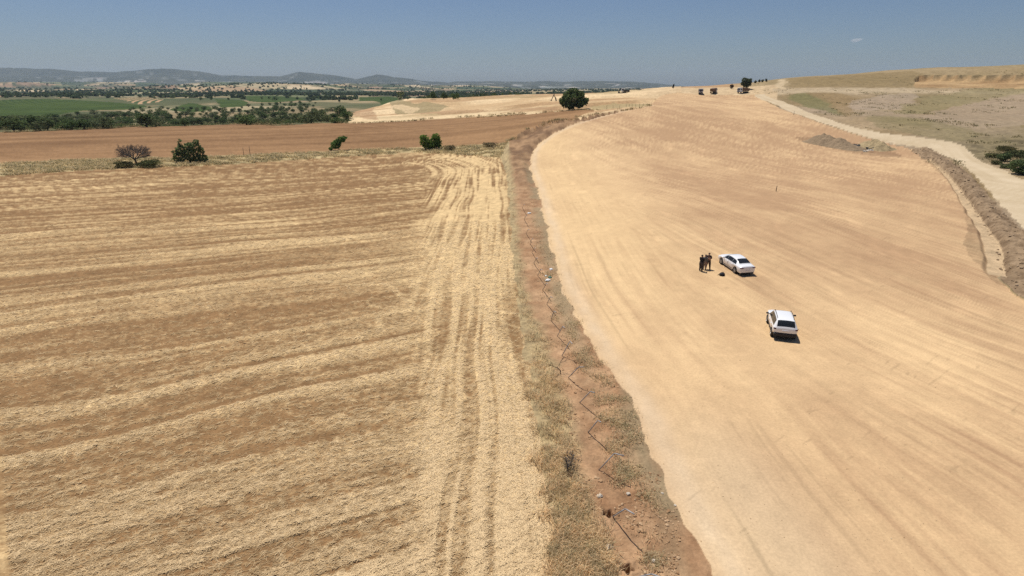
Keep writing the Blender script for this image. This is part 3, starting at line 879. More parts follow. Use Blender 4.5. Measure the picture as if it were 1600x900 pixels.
def pchip(xs, ys, x):
    xs = np.asarray(xs, float); ys = np.asarray(ys, float)
    h = np.diff(xs); d = np.diff(ys) / h
    m = np.zeros(len(xs)); m[0] = d[0]; m[-1] = d[-1]
    for i in range(1, len(xs) - 1):
        if d[i - 1] * d[i] > 0:
            w1 = 2 * h[i] + h[i - 1]; w2 = h[i] + 2 * h[i - 1]
            m[i] = (w1 + w2) / (w1 / d[i - 1] + w2 / d[i])
    i = np.clip(np.searchsorted(xs, x) - 1, 0, len(xs) - 2)
    t = (x - xs[i]) / h[i]
    return ((1 + 2 * t) * (1 - t) ** 2 * ys[i] + t * (1 - t) ** 2 * h[i] * m[i] + t * t * (3 - 2 * t) * ys[i + 1] + t * t * (t - 1) * h[i] * m[i + 1])

def build_car(name, st, hubs, R, trackw, zsill, opt, label, group):
    """st rows: x, half width, low edge, belt height, top height, half roof width"""
    st = np.array(st); X = st[:, 0]
    def at(x):
        return [pchip(X, st[:, k], x) for k in range(1, 6)]
    def ring(x):
        w_, zl, zb, zr, rw = at(x)
        za = zl
        for hx in hubs:
            q = (R + .07) ** 2 - (x - hx) ** 2
            if q > 0: za = max(za, R + math.sqrt(q) * .96)
        mid = za + (zb - za) * .52
        return [(w_ * .72, za + .01), (w_ * .965, za), (w_, mid), (w_ * .99, mid + (zb - mid) * .7), (w_ * .955, zb), (rw + (w_ * .955 - rw) * .02, zr - .055), (rw * .93, zr - .012), (rw * .62, zr + .008), (0.0, zr + .02)]
    xs = np.unique(np.concatenate([np.linspace(X[0], X[-1], 84), np.concatenate([[h - R - .071, h + R + .071] for h in hubs])]))
    V = []; Fc = []; nj = 9
    for x in xs:
        r = ring(float(x))
        full = [(y, z) for y, z in r] + [(-y, z) for y, z in r[-2::-1]]
        for y, z in full: V.append((float(x), y, z))
    m_ = 2 * nj - 1
    for i in range(len(xs) - 1):
        for j in range(m_ - 1):
            Fc.append((i * m_ + j, i * m_ + j + 1, (i + 1) * m_ + j + 1, (i + 1) * m_ + j))
        Fc.append((i * m_ + m_ - 1, i * m_, (i + 1) * m_, (i + 1) * m_ + m_ - 1))
    Fc.append(tuple(range(m_ - 1, -1, -1))); e = (len(xs) - 1) * m_; Fc.append(tuple(e + k for k in range(m_)))
    root = empty(name, (0, 0, 0))
    tag(root, label, 'car', group)
    b = MB(); b.v = V; b.f = Fc
    body = b.build('body', M['white_paint'], root, True)
    sb_ = body.modifiers.new('round', 'SUBSURF'); sb_.levels = 1; sb_.render_levels = 1
    def patch(nm, x0, x1, j0, j1, t0, t1, off, mat, nx=10, nt_=4, side=1, clipf=None, lbl=None):
        p = MB()
        for i in range(nx + 1):
            x = x0 + (x1 - x0) * i / nx
            r = ring(x)
            for k in range(nt_ + 1):
                ta, tb = (t0(x), t1(x)) if callable(t0) else (t0, t1)
                t = ta + (tb - ta) * k / nt_
                q = j0 + t * (j1 - j0); a = min(int(math.floor(q)), nj - 2); fr_ = q - a
                y = r[a][0] * (1 - fr_) + r[a + 1][0] * fr_; z = r[a][1] * (1 - fr_) + r[a + 1][1] * fr_
                dy = r[a + 1][0] - r[a][0]; dz = r[a + 1][1] - r[a][1]; L = math.hypot(dy, dz) + 1e-9
                p.v.append((x, side * (y + off * dz / L), z - off * dy / L))
        for i in range(nx):
            for k in range(nt_):
                a = i * (nt_ + 1) + k
                p.f.append((a, a + 1, a + nt_ + 2, a + nt_ + 1))
        return p
    def mirrored(nm, x0, x1, j0, j1, t0, t1, off, mat, **kw):
        for s_ in (1, -1):
            patch(nm, x0, x1, j0, j1, t0, t1, off, mat, side=s_, **kw).build(nm, mat, root, True)
    # glass: bands across the front and rear of the cabin, and the side windows
    def across(nm, x0, x1, y_in, off, mat, nx=8):
        p = MB(); nyy = 12
        for i in range(nx + 1):
            x = x0 + (x1 - x0) * i / nx
            r = ring(x)
            ysr = [q[0] for q in r[5:]][::-1]; zsr = [q[1] for q in r[5:]][::-1]
            x2 = x + .02; r2 = ring(x2)
            sl_ = (r2[8][1] - r[8][1]) / .02; nrm = Vector((-sl_, 0, 1)).normalized() * off
            for k in range(nyy + 1):
                y = (k / nyy * 2 - 1) * ysr[-1] * y_in
                p.v.append((x + nrm.x, y, float(np.interp(abs(y), ysr, zsr)) + nrm.z))
        for i in range(nx):
            for k in range(nyy):
                a = i * (nyy + 1) + k
                p.f.append((a, a + 1, a + nyy + 2, a + nyy + 1))
        return p.build(nm, mat, root, True)
    across('windscreen', opt['ws'][0], opt['ws'][1], .94, .012, M['glass'])
    across('rear_window', opt['rw'][0], opt['rw'][1], opt.get('rwy', .92), .012, M['glass'])
    for x0, x1 in opt['side']:
        lo = lambda x: .10
        hi = lambda x, a=opt['side'][0][0], b_=opt['side'][-1][1]: .90 * min(1, max(.16, min((x - a) / .22 + .16, (b_ - x) / .30 + .16)))
        for s_ in (1, -1):
            patch('w', x0, x1, 4, 5, lo, hi, .012, None, nx=12, nt_=3, side=s_).build('side_window', M['glass'], root, True)
    mirrored('sill_trim', hubs[0] + R + .09, hubs[1] - R - .09, 1, 2, .0, opt.get('clad', .22), .010, M['black_plastic'] if opt.get('clad', 0) > .25 else M['white_paint'])
    # doors: joints a little open, handles
    for xd in opt['joints']:
        mirrored('door_joint', xd - .010, xd + .010, 1, 4, .15, .98, .006, M['black_plastic'], nx=1, nt_=8)
    for xd in opt['handles']:
        w_, zl, zb, zr, rw = at(xd)
        for s_ in (1, -1):
            MB().box((xd, s_ * (w_ + .004), zb - .13), (.19, .05, .035), bev=.012).build('door_handle', M['chrome'] if opt.get('chr') else M['white_paint'], root)
    # lamps, plate, bumper, mirrors
    xr = X[0]
    for s_ in (1, -1):
        MB().box((opt['tail'][0], s_ * opt['tail'][1], opt['tail'][2]), opt['tail'][3], rz=s_ * opt['tail'][4], bev=.02).build('tail_light', M['red_lens'], root)
        MB().box((opt['head'][0], s_ * opt['head'][1], opt['head'][2]), opt['head'][3], rz=s_ * opt['head'][4], bev=.03).build('headlight', M['lamp_glass'], root)
        mm = MB().box((opt['mir'][0], s_ * (opt['mir'][1]), opt['mir'][2]), (.12, .20, .13), bev=.03)
        mm.box((opt['mir'][0] + .02, s_ * (opt['mir'][1] - .13), opt['mir'][2] - .05), (.06, .12, .03))
        mm.build('wing_mirror', M['black_plastic'] if opt.get('rails') else M['white_paint'], root)
    MB().box((xr - .004, 0, opt['plate']), (.03, .52, .115), bev=.008).build('number_plate', M['plate'], root)
    MB().box((X[-1] - .03, 0, .46), (.10, 1.15, .16), bev=.03).build('grille', M['black_plastic'], root)
    lowb = MB().box((xr + opt.get('bx', .16), 0, opt['bump'][0]), (.38 if opt.get('rails') else .34, opt['bump'][2], opt['bump'][1]), bev=.07)
    lowb.build('rear_bumper', M['black_plastic'], root)
    MB().box(((hubs[0] + hubs[1]) / 2, 0, .27), (X[-1] - X[0] - .7, 1.2, .16)).build('underbody', M['black_plastic'], root)
    if opt.get('trunk_line'):
        across('boot_joint', opt['trunk_line'] - .012, opt['trunk_line'] + .012, .98, .006, M['black_plastic'], nx=1)
    if opt.get('rails'):
        for s_ in (1, -1):
            MB().tube([(-1.45, s_ * .585, 1.60), (-1.30, s_ * .595, 1.68), (-.4, s_ * .60, 1.72), (.25, s_ * .59, 1.68), (.36, s_ * .58, 1.59)], .022, 6).build('roof_rail', M['black_plastic'], root)
    # wheels
    tp = [(R * .62, -.10), (R * .90, -.112), (R * .985, -.085), (R, -.03), (R, .03), (R * .985, .085), (R * .90, .112), (R * .62, .10)]
    tm = MB().lathe_y((0, 0, 0), tp, 24).mesh('tyre', M['tyre'], True)
    rmb = MB().lathe_y((0, 0, 0), [(R * .66, .04), (R * .66, .100), (R * .60, .104), (R * .57, .065), (R * .50, .055)], 20)
    for k in range(5):
        a = 2 * math.pi * k / 5
        n0 = len(rmb.v)
        q = MB().box((R * .34, .088, 0), (R * .58, .03, R * .16), bev=.008)
        ca, sa = math.cos(a), math.sin(a)
        rmb.v += [(x * ca - z * sa, y, x * sa + z * ca) for x, y, z in q.v]; rmb.f += [tuple(n0 + i for i in f) for f in q.f]
    rmb.lathe_y((0, 0, 0), [(R * .16, .07), (R * .16, .108), (R * .10, .114)], 12)
    rme = rmb.mesh('rim', M['alloy'], False)
    for hx in hubs:
        for s_ in (1, -1):
            t = link('wheel', tm, None, root); t.location = (hx, s_ * trackw, R); t.rotation_euler = (0, 0, 0 if s_ > 0 else math.pi)
            link('rim', rme, None, t)
    return root

SEDAN = [(-2.38, .70, .36, .76, .82, .58), (-2.33, .80, .31, .90, .98, .64), (-2.12, .87, .29, .955, 1.06, .69), (-1.72, .905, .29, .975, 1.115, .67), (-1.30, .915, .28, .985, 1.31, .60),
         (-.85, .915, .27, .985, 1.43, .57), (-.2, .915, .27, .975, 1.47, .58), (.35, .915, .27, .965, 1.425, .57), (.85, .915, .27, .955, 1.21, .63), (1.22, .91, .28, .93, 1.00, .72),
         (1.7, .90, .29, .885, .95, .70), (2.1, .86, .29, .79, .86, .64), (2.32, .76, .30, .66, .73, .54), (2.42, .62, .33, .52, .60, .42)]
SUV = [(-2.15, .60, .68, .88, .93, .54), (-2.11, .78, .66, 1.00, 1.06, .69), (-2.00, .87, .60, 1.06, 1.22, .69), (-1.84, .905, .50, 1.07, 1.46, .66), (-1.60, .915, .40, 1.065, 1.60, .64),
       (-.8, .915, .35, 1.045, 1.665, .63), (.1, .915, .35, 1.035, 1.64, .62), (.55, .915, .35, 1.03, 1.51, .62), (1.05, .91, .36, 1.03, 1.14, .74), (1.5, .90, .38, 1.01, 1.07, .73),
       (1.92, .86, .40, .94, .99, .68), (2.1, .79, .42, .80, .85, .58), (2.19, .68, .45, .64, .69, .46)]

def place_car(root, rear_px, front_px, side_off, hubs):
    a = unproject([rear_px])[0]; b = unproject([front_px])[0]
    return a, b

# sedan: left wheels touch the ground at these places
ps = unproject([(1147.7, 429.8), (1124.6, 410.5), (1163, 432)])
hd = math.atan2(ps[1][1] - ps[0][1], ps[1][0] - ps[0][0])
sedan = build_car('white_sedan', SEDAN, (-1.40, 1.42), .335, .80, .29,
    dict(ws=(.44, 1.13), rw=(-1.66, -.98), side=[(-1.42, -.64), (-.60, .28), (.32, 1.02)], joints=(-1.02, -.02, 1.05), handles=(-.80, .12), chr=False,
         tail=(-2.30, .66, .875, (.20, .36, .085), -.35), head=(2.20, .60, .66, (.24, .34, .12), -.45), mir=(.86, 1.00, 1.0), plate=.62, bump=(.33, .14, 1.40), clad=.15, trunk_line=-1.76),
    'white saloon car with a sloping rear window parked beside the standing people', 'white cars on the graded earth')
MID = Vector(ps[0]) * .5 + Vector(ps[1]) * .5
HEAD_S = math.radians(90 + 9)
lv = Vector((-math.sin(HEAD_S), math.cos(HEAD_S), 0))
c_ = MID - lv * .91
sedan.matrix_world = ground_frame(c_.x, c_.y, HEAD_S)

ps2 = unproject([(1203.5, 526.5), (1197.0, 502.2)])
MID2 = Vector(ps2[0]) * .5 + Vector(ps2[1]) * .5
HEAD_U = math.radians(90 - 17)
lv = Vector((-math.sin(HEAD_U), math.cos(HEAD_U), 0))
suv = build_car('white_suv', SUV, (-1.32, 1.35), .36, .81, .38,
    dict(ws=(.58, 1.02), rw=(-2.03, -1.70), rwy=.93, side=[(-1.72, -.98), (-.94, -.02), (.02, .86)], joints=(-1.0, -.02, .98), handles=(-.80, .14), clad=.42,
         tail=(-2.03, .76, .985, (.14, .20, .12), -.5), head=(2.03, .62, .80, (.22, .30, .14), -.4), mir=(.78, 1.03, 1.10), plate=.86, bump=(.52, .34, 1.66), bx=.14, rails=True),
    'white sport utility car with black roof rails and dark lower bumper', 'white cars on the graded earth')
c_ = MID2 - lv * .91
suv.matrix_world = ground_frame(c_.x, c_.y, HEAD_U)

# ------------------------------------------------------------------ people
def build_person(name, label, px, face, pose, top, legs, hgt=1.76, shoes='shoe'):
    p = unproject([px])[0]
    z = land_z(p[0], p[1])
    root = empty(name, (p[0], p[1], z), (0, 0, face))
    tag(root, label, 'person', 'people talking beside the saloon car')
    k = hgt / 1.76
    Vv = []; E = []; Rr = []; Mt = []
    def add(pt, r, mt, par=None):
        Vv.append(tuple(c * k for c in pt)); Rr.append(r * k); Mt.append(mt)
        if par is not None: E.append((par, len(Vv) - 1))
        return len(Vv) - 1
    pel = add((0, 0, .95), (.155), 2)
    wa = add((0, .0, 1.10), .135, 1, pel); ch = add((0, .015, 1.29), .165, 1, wa); nb = add((0, .0, 1.44), .105, 1, ch)
    nk = add((0, .01, 1.51), .055, 0, nb); hd0 = add((0, .025, 1.585), .082, 0, nk); hd1 = add((0, .02, 1.665), .095, 0, hd0); hd2 = add((0, .01, 1.725), .06, 0, hd1)
    add((0, .125, 1.625), .014, 0, hd1)
    for s_ in (-1, 1):
        hp = add((s_ * .095, 0, .88), .105, 2, pel)
        kn = add((s_ * (.10 + pose.get('spread', .03)), .02, .49), .062, 2, hp)
        an = add((s_ * (.105 + pose.get('spread', .03) * 1.7), -.01, .10), .045, 2, kn)
        add((s_ * (.12 + pose.get('spread', .03) * 1.7), .15, .04), .036, 3, an)
        sh = add((s_ * .185, 0, 1.41), .075, 1, nb)
        el, wr, hn = pose['arm'][0 if s_ < 0 else 1]
        e_ = add(el, .05, 1, sh); w_ = add(wr, .034, 0 if pose.get('short') else 1, e_)
        h0 = add(hn, .036, 0, w_)
        d = (Vector(hn) - Vector(wr)).normalized(); sd = d.cross(Vector((0, 0, 1))).normalized() if abs(d.z) < .9 else Vector((1, 0, 0))
        for q in range(4):
            b_ = Vector(hn) + sd * (.030 - .02 * q) + d * .02
            f1_ = add(tuple(b_ + d * .035), .010, 0, h0)
            add(tuple(b_ + d * (.06 + .008 * (q in (1, 2))) + Vector((0, 0, -.012))), .008, 0, f1_)
        t1 = add(tuple(Vector(hn) + sd * .045), .011, 0, h0)
        add(tuple(Vector(hn) + sd * .055 + d * .035), .009, 0, t1)
    me = bpy.data.meshes.new('tmp'); me.from_pydata(Vv, E, [])
    ob = bpy.data.objects.new('tmp', me); COL.objects.link(ob)
    md = ob.modifiers.new('s', 'SKIN'); md.use_smooth_shade = True
    for i, sv in enumerate(me.skin_vertices[0].data):
        sv.radius = (Rr[i] * (1.0 if Rr[i] < .03 else 1.75 if Mt[i] in (2, 3) and i > 3 else 1.38 if Mt[i] else 1.15), Rr[i] * (1.0 if Rr[i] < .03 else 1.75 if Mt[i] in (2, 3) and i > 3 else 1.38 if Mt[i] else 1.15) * (.72 if Mt[i] in (1, 2) and i in (pel, wa, ch, nb) else 1.0)); sv.use_root = i == 0
    sb = ob.modifiers.new('u', 'SUBSURF'); sb.levels = 1; sb.render_levels = 1
    dg = bpy.context.evaluated_depsgraph_get()
    bme = bpy.data.meshes.new_from_object(ob.evaluated_get(dg))
    bpy.data.objects.remove(ob)
    bme.name = 'body'
    bme.materials.clear()
    for mname in ('skin', top, legs, shoes): bme.materials.append(M[mname])
    SV = np.array([[Vv[a], Vv[b]] for a, b in E]); SM = [Mt[b] for a, b in E]
    for f in bme.polygons:
        c = np.array(f.center)
        ab = SV[:, 1] - SV[:, 0]
        t = np.clip(((c - SV[:, 0]) * ab).sum(1) / ((ab * ab).sum(1) + 1e-9), 0, 1)
        d = np.linalg.norm(c - SV[:, 0] - t[:, None] * ab, axis=1)
        f.material_index = SM[int(np.argmin(d))]
        f.use_smooth = True
    link('body', bme, None, root)
    hm = MB(); n1, n2 = 12, 7
    for i in range(n2 + 1):
        ph = i / n2 * 1.9
        for j in range(n1):
            a = 2 * math.pi * j / n1
            fr_ = 1 - .45 * max(0, math.sin(a)) * (i / n2)
            hm.v.append((.104 * k * math.sin(ph * fr_) * math.cos(a), (.0 + .112 * math.sin(ph * fr_) * math.sin(a)) * k, (1.668 + .108 * math.cos(ph * fr_)) * k))
    for i in range(n2):
        for j in range(n1):
            hm.f.append((i * n1 + j, i * n1 + (j + 1) % n1, (i + 1) * n1 + (j + 1) % n1, (i + 1) * n1 + j))
    hm.build('hair', M['hair'], root, True)
    return root

folded = [((-.27, .06, 1.17), (-.05, .24, 1.22), (.06, .25, 1.24)), ((.27, .06, 1.17), (.05, .22, 1.17), (-.06, .24, 1.16))]
down = [((-.25, -.02, 1.14), (-.26, .06, .90), (-.255, .09, .81)), ((.25, -.02, 1.14), (.26, .06, .90), (.255, .09, .81))]
hold = [((-.24, .06, 1.16), (-.12, .28, 1.10), (-.09, .35, 1.11)), ((.24, .06, 1.16), (.12, .28, 1.10), (.09, .35, 1.11))]
build_person('person', 'person in black clothes standing at the left of the little group', (1094.6, 423.8), math.radians(-55), {'arm': hold, 'spread': .01}, 'black_cloth', 'dark_trouser', 1.80)
build_person('person', 'person in a grey top and pale trousers standing between the two dark figures', (1100.3, 421.4), math.radians(150), {'arm': down, 'spread': .01}, 'grey_cloth', 'pale_trouser', 1.66)
build_person('person', 'person with folded arms in a black top and brown trousers nearest the saloon', (1105.6, 420.6), math.radians(160), {'arm': folded, 'spread': .06, 'short': True}, 'black_cloth', 'brown_trouser', 1.80)

# black bag on the ground
p = unproject([(1128, 430.5)])[0]
bag = empty('equipment_bag', (p[0], p[1], land_z(p[0], p[1])), (0, 0, .25))
tag(bag, 'small black equipment bag lying on the bare earth beside the white saloon', 'bag')
MB().box((0, 0, .15), (.56, .36, .30), taper=(.86, .8), bev=.07).build('case', M['black_plastic'], bag, True)
MB().box((0, -.20, .13), (.36, .10, .18), bev=.03).build('pocket', M['black_cloth'], bag, True)
MB().tube([(-.14, 0, .29), (-.12, 0, .36), (.12, 0, .36), (.14, 0, .29)], .017, 6).build('handle', M['black_cloth'], bag)
MB().tube([(-.28, .05, .2), (-.42, .12, .04), (-.30, .26, .02), (.1, .30, .02), (.30, .14, .1)], .02, 5).build('strap', M['black_cloth'], bag)

# ------------------------------------------------------------------ bent steel fence posts along the dirt strip
POSTS = [((988, 903), (1018, 897), (1030, 901), 'cut off by the lower edge of the photograph'),
         ((957.6, 809), (977, 795), (991.4, 803.5), 'beside the round dark hole, the nearest whole post'),
         ((935.4, 735.3), (960, 708.4), (975, 712), 'next up the strip from the post beside the dark hole'),
         ((919, 676), (934, 657), (938, 659), 'right of the dead purple thistle'),
         ((905.8, 630), (922.5, 611.7), (928.5, 613.4), 'just uphill of the post right of the dead thistle'),
         ((887.8, 591.7), (904, 573.6), (912.8, 573.4), 'with a pale arm, just below the leafless sapling'),
         ((878, 555.6), (890.5, 533), (895, 538), 'right beside the leafless sapling'),
         ((870.5, 526), (879.4, 509.7), (882.5, 512.5), 'first one above the leafless sapling'),
         ((861, 499.5), (865.5, 486), (869, 488), 'second one above the leafless sapling'),
         ((854.4, 475), (860, 463.5), (863, 465), 'third one above the leafless sapling'),
         ((848, 453), (853.5, 442.5), (856, 444), 'fourth one above the leafless sapling, below the scattered rubbish'),
         ((840, 430), (845, 420.5), (847.5, 422), 'left of the scattered white rubbish'),
         ((834, 411), (838.5, 402.5), (840.5, 404), 'first one above the scattered rubbish'),
         ((831, 395), (835, 387), (837, 388), 'second one above the scattered rubbish'),
         ((828, 380), (831.5, 373), (833.5, 374), 'third one above the scattered rubbish'),
         ((822, 365), (825.5, 358.5), (827, 359.5), 'fourth one above the scattered rubbish'),
         ((819, 343), (822, 337), (823.5, 338), 'second farthest of the row up the strip'),
         ((816, 325), (818.8, 319.5), (820.2, 320.3), 'farthest of the row up the strip')]
for (b, e, t, where) in POSTS:
    P = unproject([b])[0]
    z = land_z(P[0], P[1])
    B = Vector((P[0], P[1], z))
    k = 1.40
    E_ = ray_plane(e[0], e[1], z + k)
    Tp = ray_plane(t[0], t[1], z + k + .10)
    o = empty('fence_post', B)
    tag(o, 'leaning bent steel fence post ' + where, 'fence post', 'bent steel fence posts along the dirt strip')
    E_ -= B; Tp -= B
    d = E_.normalized()
    d2 = (Tp - E_); d2 = d2.normalized() * min(max(d2.length, .40), .62)
    MB().tube([-d * .25, d * .3, E_ - d * .04], .030, 6).build('shaft', M['steel'], o, True)
    MB().tube([E_ - d * .05, E_ + d2 * .06, E_ + d2], .030, 6).build('bent_arm', M['steel'], o, True)

# slim stakes
for px, hgt, lb, gp in [((1212.5, 299), 1.0, 'thin wooden survey stake standing alone on the upper graded slope', None),
                    ((381, 243), 2.2, 'left one of two brown wooden stakes on the grassy field margin', None),
                    ((391, 243), 2.7, 'right and taller one of two brown wooden stakes on the grassy field margin', None),
                    ((1240, 180), 1.5, 'small stake at the edge of the pale dirt road near the top of the slope', None)]:
    P = unproject([px])[0]; z = land_z(P[0], P[1])
    o = MB().tube([(0, 0, -.2), (.02, 0, hgt * .6), (.05, .02, hgt)], [.07, .06, .05], 6).build('stake', M['wood'], None, True)
    o.location = (P[0], P[1], z); tag(o, lb, 'stake', gp)
first = None
for i, px in enumerate([(978, 168), (983, 167.5), (988, 167.2), (993, 166.8), (999, 166.4), (1005, 166), (1012, 165.6), (1018, 165), (968, 169), (958, 170.5), (948, 172)]):
    P = unproject([px])[0]; z = land_z(P[0], P[1])
    if first is None:
        first = MB().tube([(0, 0, -.2), (0, 0, 1.6)], .055, 5).mesh('stake', M['wood'])
    o = link('stake', first); o.location = (P[0], P[1], z); o.rotation_euler = (.05 * math.sin(i * 2.1), .08 * math.cos(i * 1.7), 0)
    tag(o, 'one of the row of thin stakes along the far end of the earth bank', 'stake', 'thin stakes along the far end of the bank')

# ------------------------------------------------------------------ plants
def leaf_cloud(rng, blobs, n, size, base, var=.35, flat=0.0, shell=.55):
    """many small leaf faces spread through the volume of some rounded clumps"""
    bl = np.array(blobs, float); wv = (bl[:, 3] * bl[:, 4] * bl[:, 5]) ** .75; wv /= wv.sum()
    ix = rng.choice(len(bl), n, p=wv)
    d = rng.normal(size=(n, 3)); d /= np.linalg.norm(d, axis=1)[:, None]
    r = shell + (1 - shell) * rng.random(n) ** .6
    r = r * (1 + .22 * (rng.random(n) - .5))
    c = bl[ix, :3] + d * bl[ix, 3:6] * r[:, None]
    a = rng.normal(size=(n, 3)); a[:, 2] *= (1 - flat); a /= np.linalg.norm(a, axis=1)[:, None]
    b = np.cross(a, rng.normal(size=(n, 3))); b /= np.linalg.norm(b, axis=1)[:, None]
    s = size * (.6 + .8 * rng.random(n))[:, None]
    P = np.stack([c - a * s, c + b * s * .55, c + a * s, c - b * s * .55], 1).reshape(-1, 3)
    P[:, 2] = np.maximum(P[:, 2], .02)
    Q = np.arange(4 * n).reshape(n, 4)
    tone = (1 + var * (rng.random(n) * 2 - 1))
    cb = np.array(base) * tone[:, None]
    cb = cb * (1 + .25 * (rng.random((n, 1)) - .5) * np.array([[1.2, .6, -.2]]))
    col = np.repeat(cb, 4, 0)
    return P, Q, col

def trunk_mb(rng, h, r, limbs, spread):
    m = MB()
    top = (rng.normal() * .06 * h, rng.normal() * .06 * h, h)
    m.tube([(0, 0, -.25), (top[0] * .3, top[1] * .3, h * .5), top], [r * 1.35, r, r * .8], 7)
    for i in range(limbs):
        a = 2 * math.pi * (i + rng.random() * .6) / limbs
        e = (top[0] + math.cos(a) * spread, top[1] + math.sin(a) * spread, h + spread * (.5 + .7 * rng.random()))
        mid = ((top[0] + e[0]) / 2 + rng.normal() * .05, (top[1] + e[1]) / 2, h + (e[2] - h) * .4)
        m.tube([(top[0] * .8, top[1] * .8, h * .8), mid, e], [r * .6, r * .4, r * .15], 5)
    return m

def tree_blobs(rng, h, rad, n, low):
    out = []
    for i in range(n):
        a = rng.random() * 6.283; q = rad * .62 * math.sqrt(rng.random())
        z = low + (h - low) * (.22 + .62 * rng.random())
        f = 1 - .45 * ((z - low) / (h - low)) ** 2
        out.append((math.cos(a) * q * f, math.sin(a) * q * f, z, rad * (.30 + .22 * rng.random()), rad * (.30 + .22 * rng.random()), (h - low) * (.16 + .12 * rng.random())))
    out.append((0, 0, low + (h - low) * .52, rad * .62, rad * .62, (h - low) * .42))
    return out

def make_tree(name, label, cat, group, px, h, rad, base, nleaf, seed, low=.25, nb=9, trunk_h=.35, tr=.16, size=None, var=.38, parts=None, lean=(0, 0)):
    rng = np.random.default_rng(seed)
    P = unproject([px])[0]; z = land_z(P[0], P[1])
    o = empty(name, (P[0], P[1], z)); tag(o, label, cat, group)
    bl = parts if parts is not None else tree_blobs(rng, h, rad, nb, low * h)
    bl = [(b[0] + lean[0] * b[2], b[1], b[2] + 0, b[3], b[4], b[5]) for b in bl]
    p, q, c = leaf_cloud(rng, bl, nleaf, size or rad * .10, base, var)
    link('crown', np_mesh('crown', p, q, c, False), M['foliage'], o)
    tb = trunk_mb(rng, h * trunk_h, tr, 5, rad * .5)
    tb.v = [(x + lean[0] * zz, y, zz) for x, y, zz in tb.v]
    tb.build('trunk', M['bark'], o, True)
    return o

OAK = (.112, .152, .058); BRIGHT = (.17, .26, .055)
make_tree('oak_tree', 'large dark green round oak standing alone at the corner of the reddish field', 'tree', None, (896, 171), 9.6, 6.5, OAK, 5200, 3, low=.10, nb=16, trunk_h=.22, tr=.42, size=.42,
          parts=[(0, 0, 4.8, 4.6, 4.6, 3.2), (-3.4, 0, 3.2, 2.7, 2.7, 2.0), (3.7, 0, 3.5, 2.5, 2.5, 1.7), (-.6, 0, 7.6, 2.5, 2.5, 1.6), (2.2, -2, 2.6, 2.2, 2.2, 1.6), (-1.6, -2, 2.2, 2.2, 2.2, 1.7), (2.4, 0, 6.5, 2.2, 2.2, 1.5), (-3.0, 0, 5.8, 2.0, 2.0, 1.6), (5.2, .5, 4.2, 1.4, 1.4, 1.1), (-4.9, .5, 4.2, 1.3, 1.3, 1.4)])
make_tree('oak_tree', 'dark green tree with a flat top on the hillside above the right tipper truck', 'tree', None, (1166, 138.5), 5.6, 4.0, (.09, .11, .062), 1500, 4, low=.05, nb=10, trunk_h=.25, tr=.3, size=.40)
make_tree('fig_bush', 'dark green bushy tree on the field margin right of the bare tree', 'tree', None, (298, 255), 6.0, 4.1, (.15, .19, .08), 1500, 5, low=.02, trunk_h=.25, tr=.18, size=.34,
          parts=[(-2.6, 0, 1.4, 1.7, 1.3, 1.2), (-1.9, 0, 3.3, 1.3, 1.1, 1.2), (-1.8, 0, 5.1, .55, .5, .9), (.6, 0, 2.0, 2.0, 1.5, 1.7), (1.9, 0, 3.9, 1.5, 1.2, 1.3), (2.3, 0, 5.2, .8, .7, .6), (3.2, 0, 1.2, 1.3, 1.2, 1.0), (.2, 0, 4.2, 1.1, 1, .9), (-3.6, 0, 2.6, .7, .6, .6), (3.4, 0, 3.0, .7, .7, .8)])
make_tree('young_tree', 'small bright green tree leaning to the right on the field margin', 'tree', None, (530, 235), 4.2, 2.0, (.14, .225, .065), 1500, 6, trunk_h=.3, tr=.14, size=.26,
          parts=[(-.9, 0, 1.7, 1.5, 1.2, 1.25), (-.3, 0, 2.3, 1.1, 1, 1.0), (.9, 0, 3.3, 1.25, 1, .8), (1.8, 0, 3.8, .9, .8, .45), (1.4, 0, 3.0, .6, .6, .5), (-2.6, .2, .5, .7, .7, .5)])
make_tree('double_bush', 'bright green double bush with two rounded tops on the field margin', 'bush', None, (673, 234), 5.0, 3.0, BRIGHT, 2600, 7, trunk_h=.15, tr=.15, size=.27,
          parts=[(-1.7, 0, 2.3, 1.5, 1.3, 1.8), (-2.1, 0, 3.4, 1.0, 1, .8), (-.9, 0, 1.5, 1.5, 1.3, 1.4), (1.7, .3, 3.4, 1.25, 1.2, 1.3), (1.4, .3, 2.2, 1.6, 1.3, 1.7), (.3, 0, 1.3, 1.6, 1.2, 1.2), (2.4, .3, 1.6, 1.0, 1, 1.3)])
make_tree('margin_bush', 'low dull green bush growing under the bare purple-grey tree', 'bush', None, (196, 262), 1.5, 3.2, (.17, .16, .075), 900, 8, low=0, trunk_h=.12, tr=.06, size=.22)
make_tree('margin_bush', 'low dark green bush right of the bare tree trunk', 'bush', None, (232, 261), 1.7, 3.4, (.13, .14, .06), 1100, 9, low=0, trunk_h=.12, tr=.06, size=.22)
make_tree('margin_bush', 'low grey-brown scrub right of the double bush', 'bush', None, (704, 236), 1.5, 2.6, (.22, .175, .095), 500, 10, low=0, trunk_h=.1, tr=.05, size=.2)
make_tree('margin_bush', 'low grey-brown scrub at the end of the field margin by the dirt strip', 'bush', None, (764, 231), 1.4, 3.2, (.24, .19, .105), 600, 12, low=0, trunk_h=.1, tr=.05, size=.2)
make_tree('roadside_bush', 'dark green bush at the right edge beside the pale dirt road', 'bush', None, (1592, 272), 2.9, 3.2, (.11, .15, .065), 2400, 13, low=0, trunk_h=.15, tr=.1, size=.22)
make_tree('roadside_bush', 'smaller dark green bush up the gully from the roadside bush', 'bush', None, (1566, 252), 1.9, 1.9, (.12, .155, .065), 1200, 14, low=0, trunk_h=.15, tr=.08, size=.2)
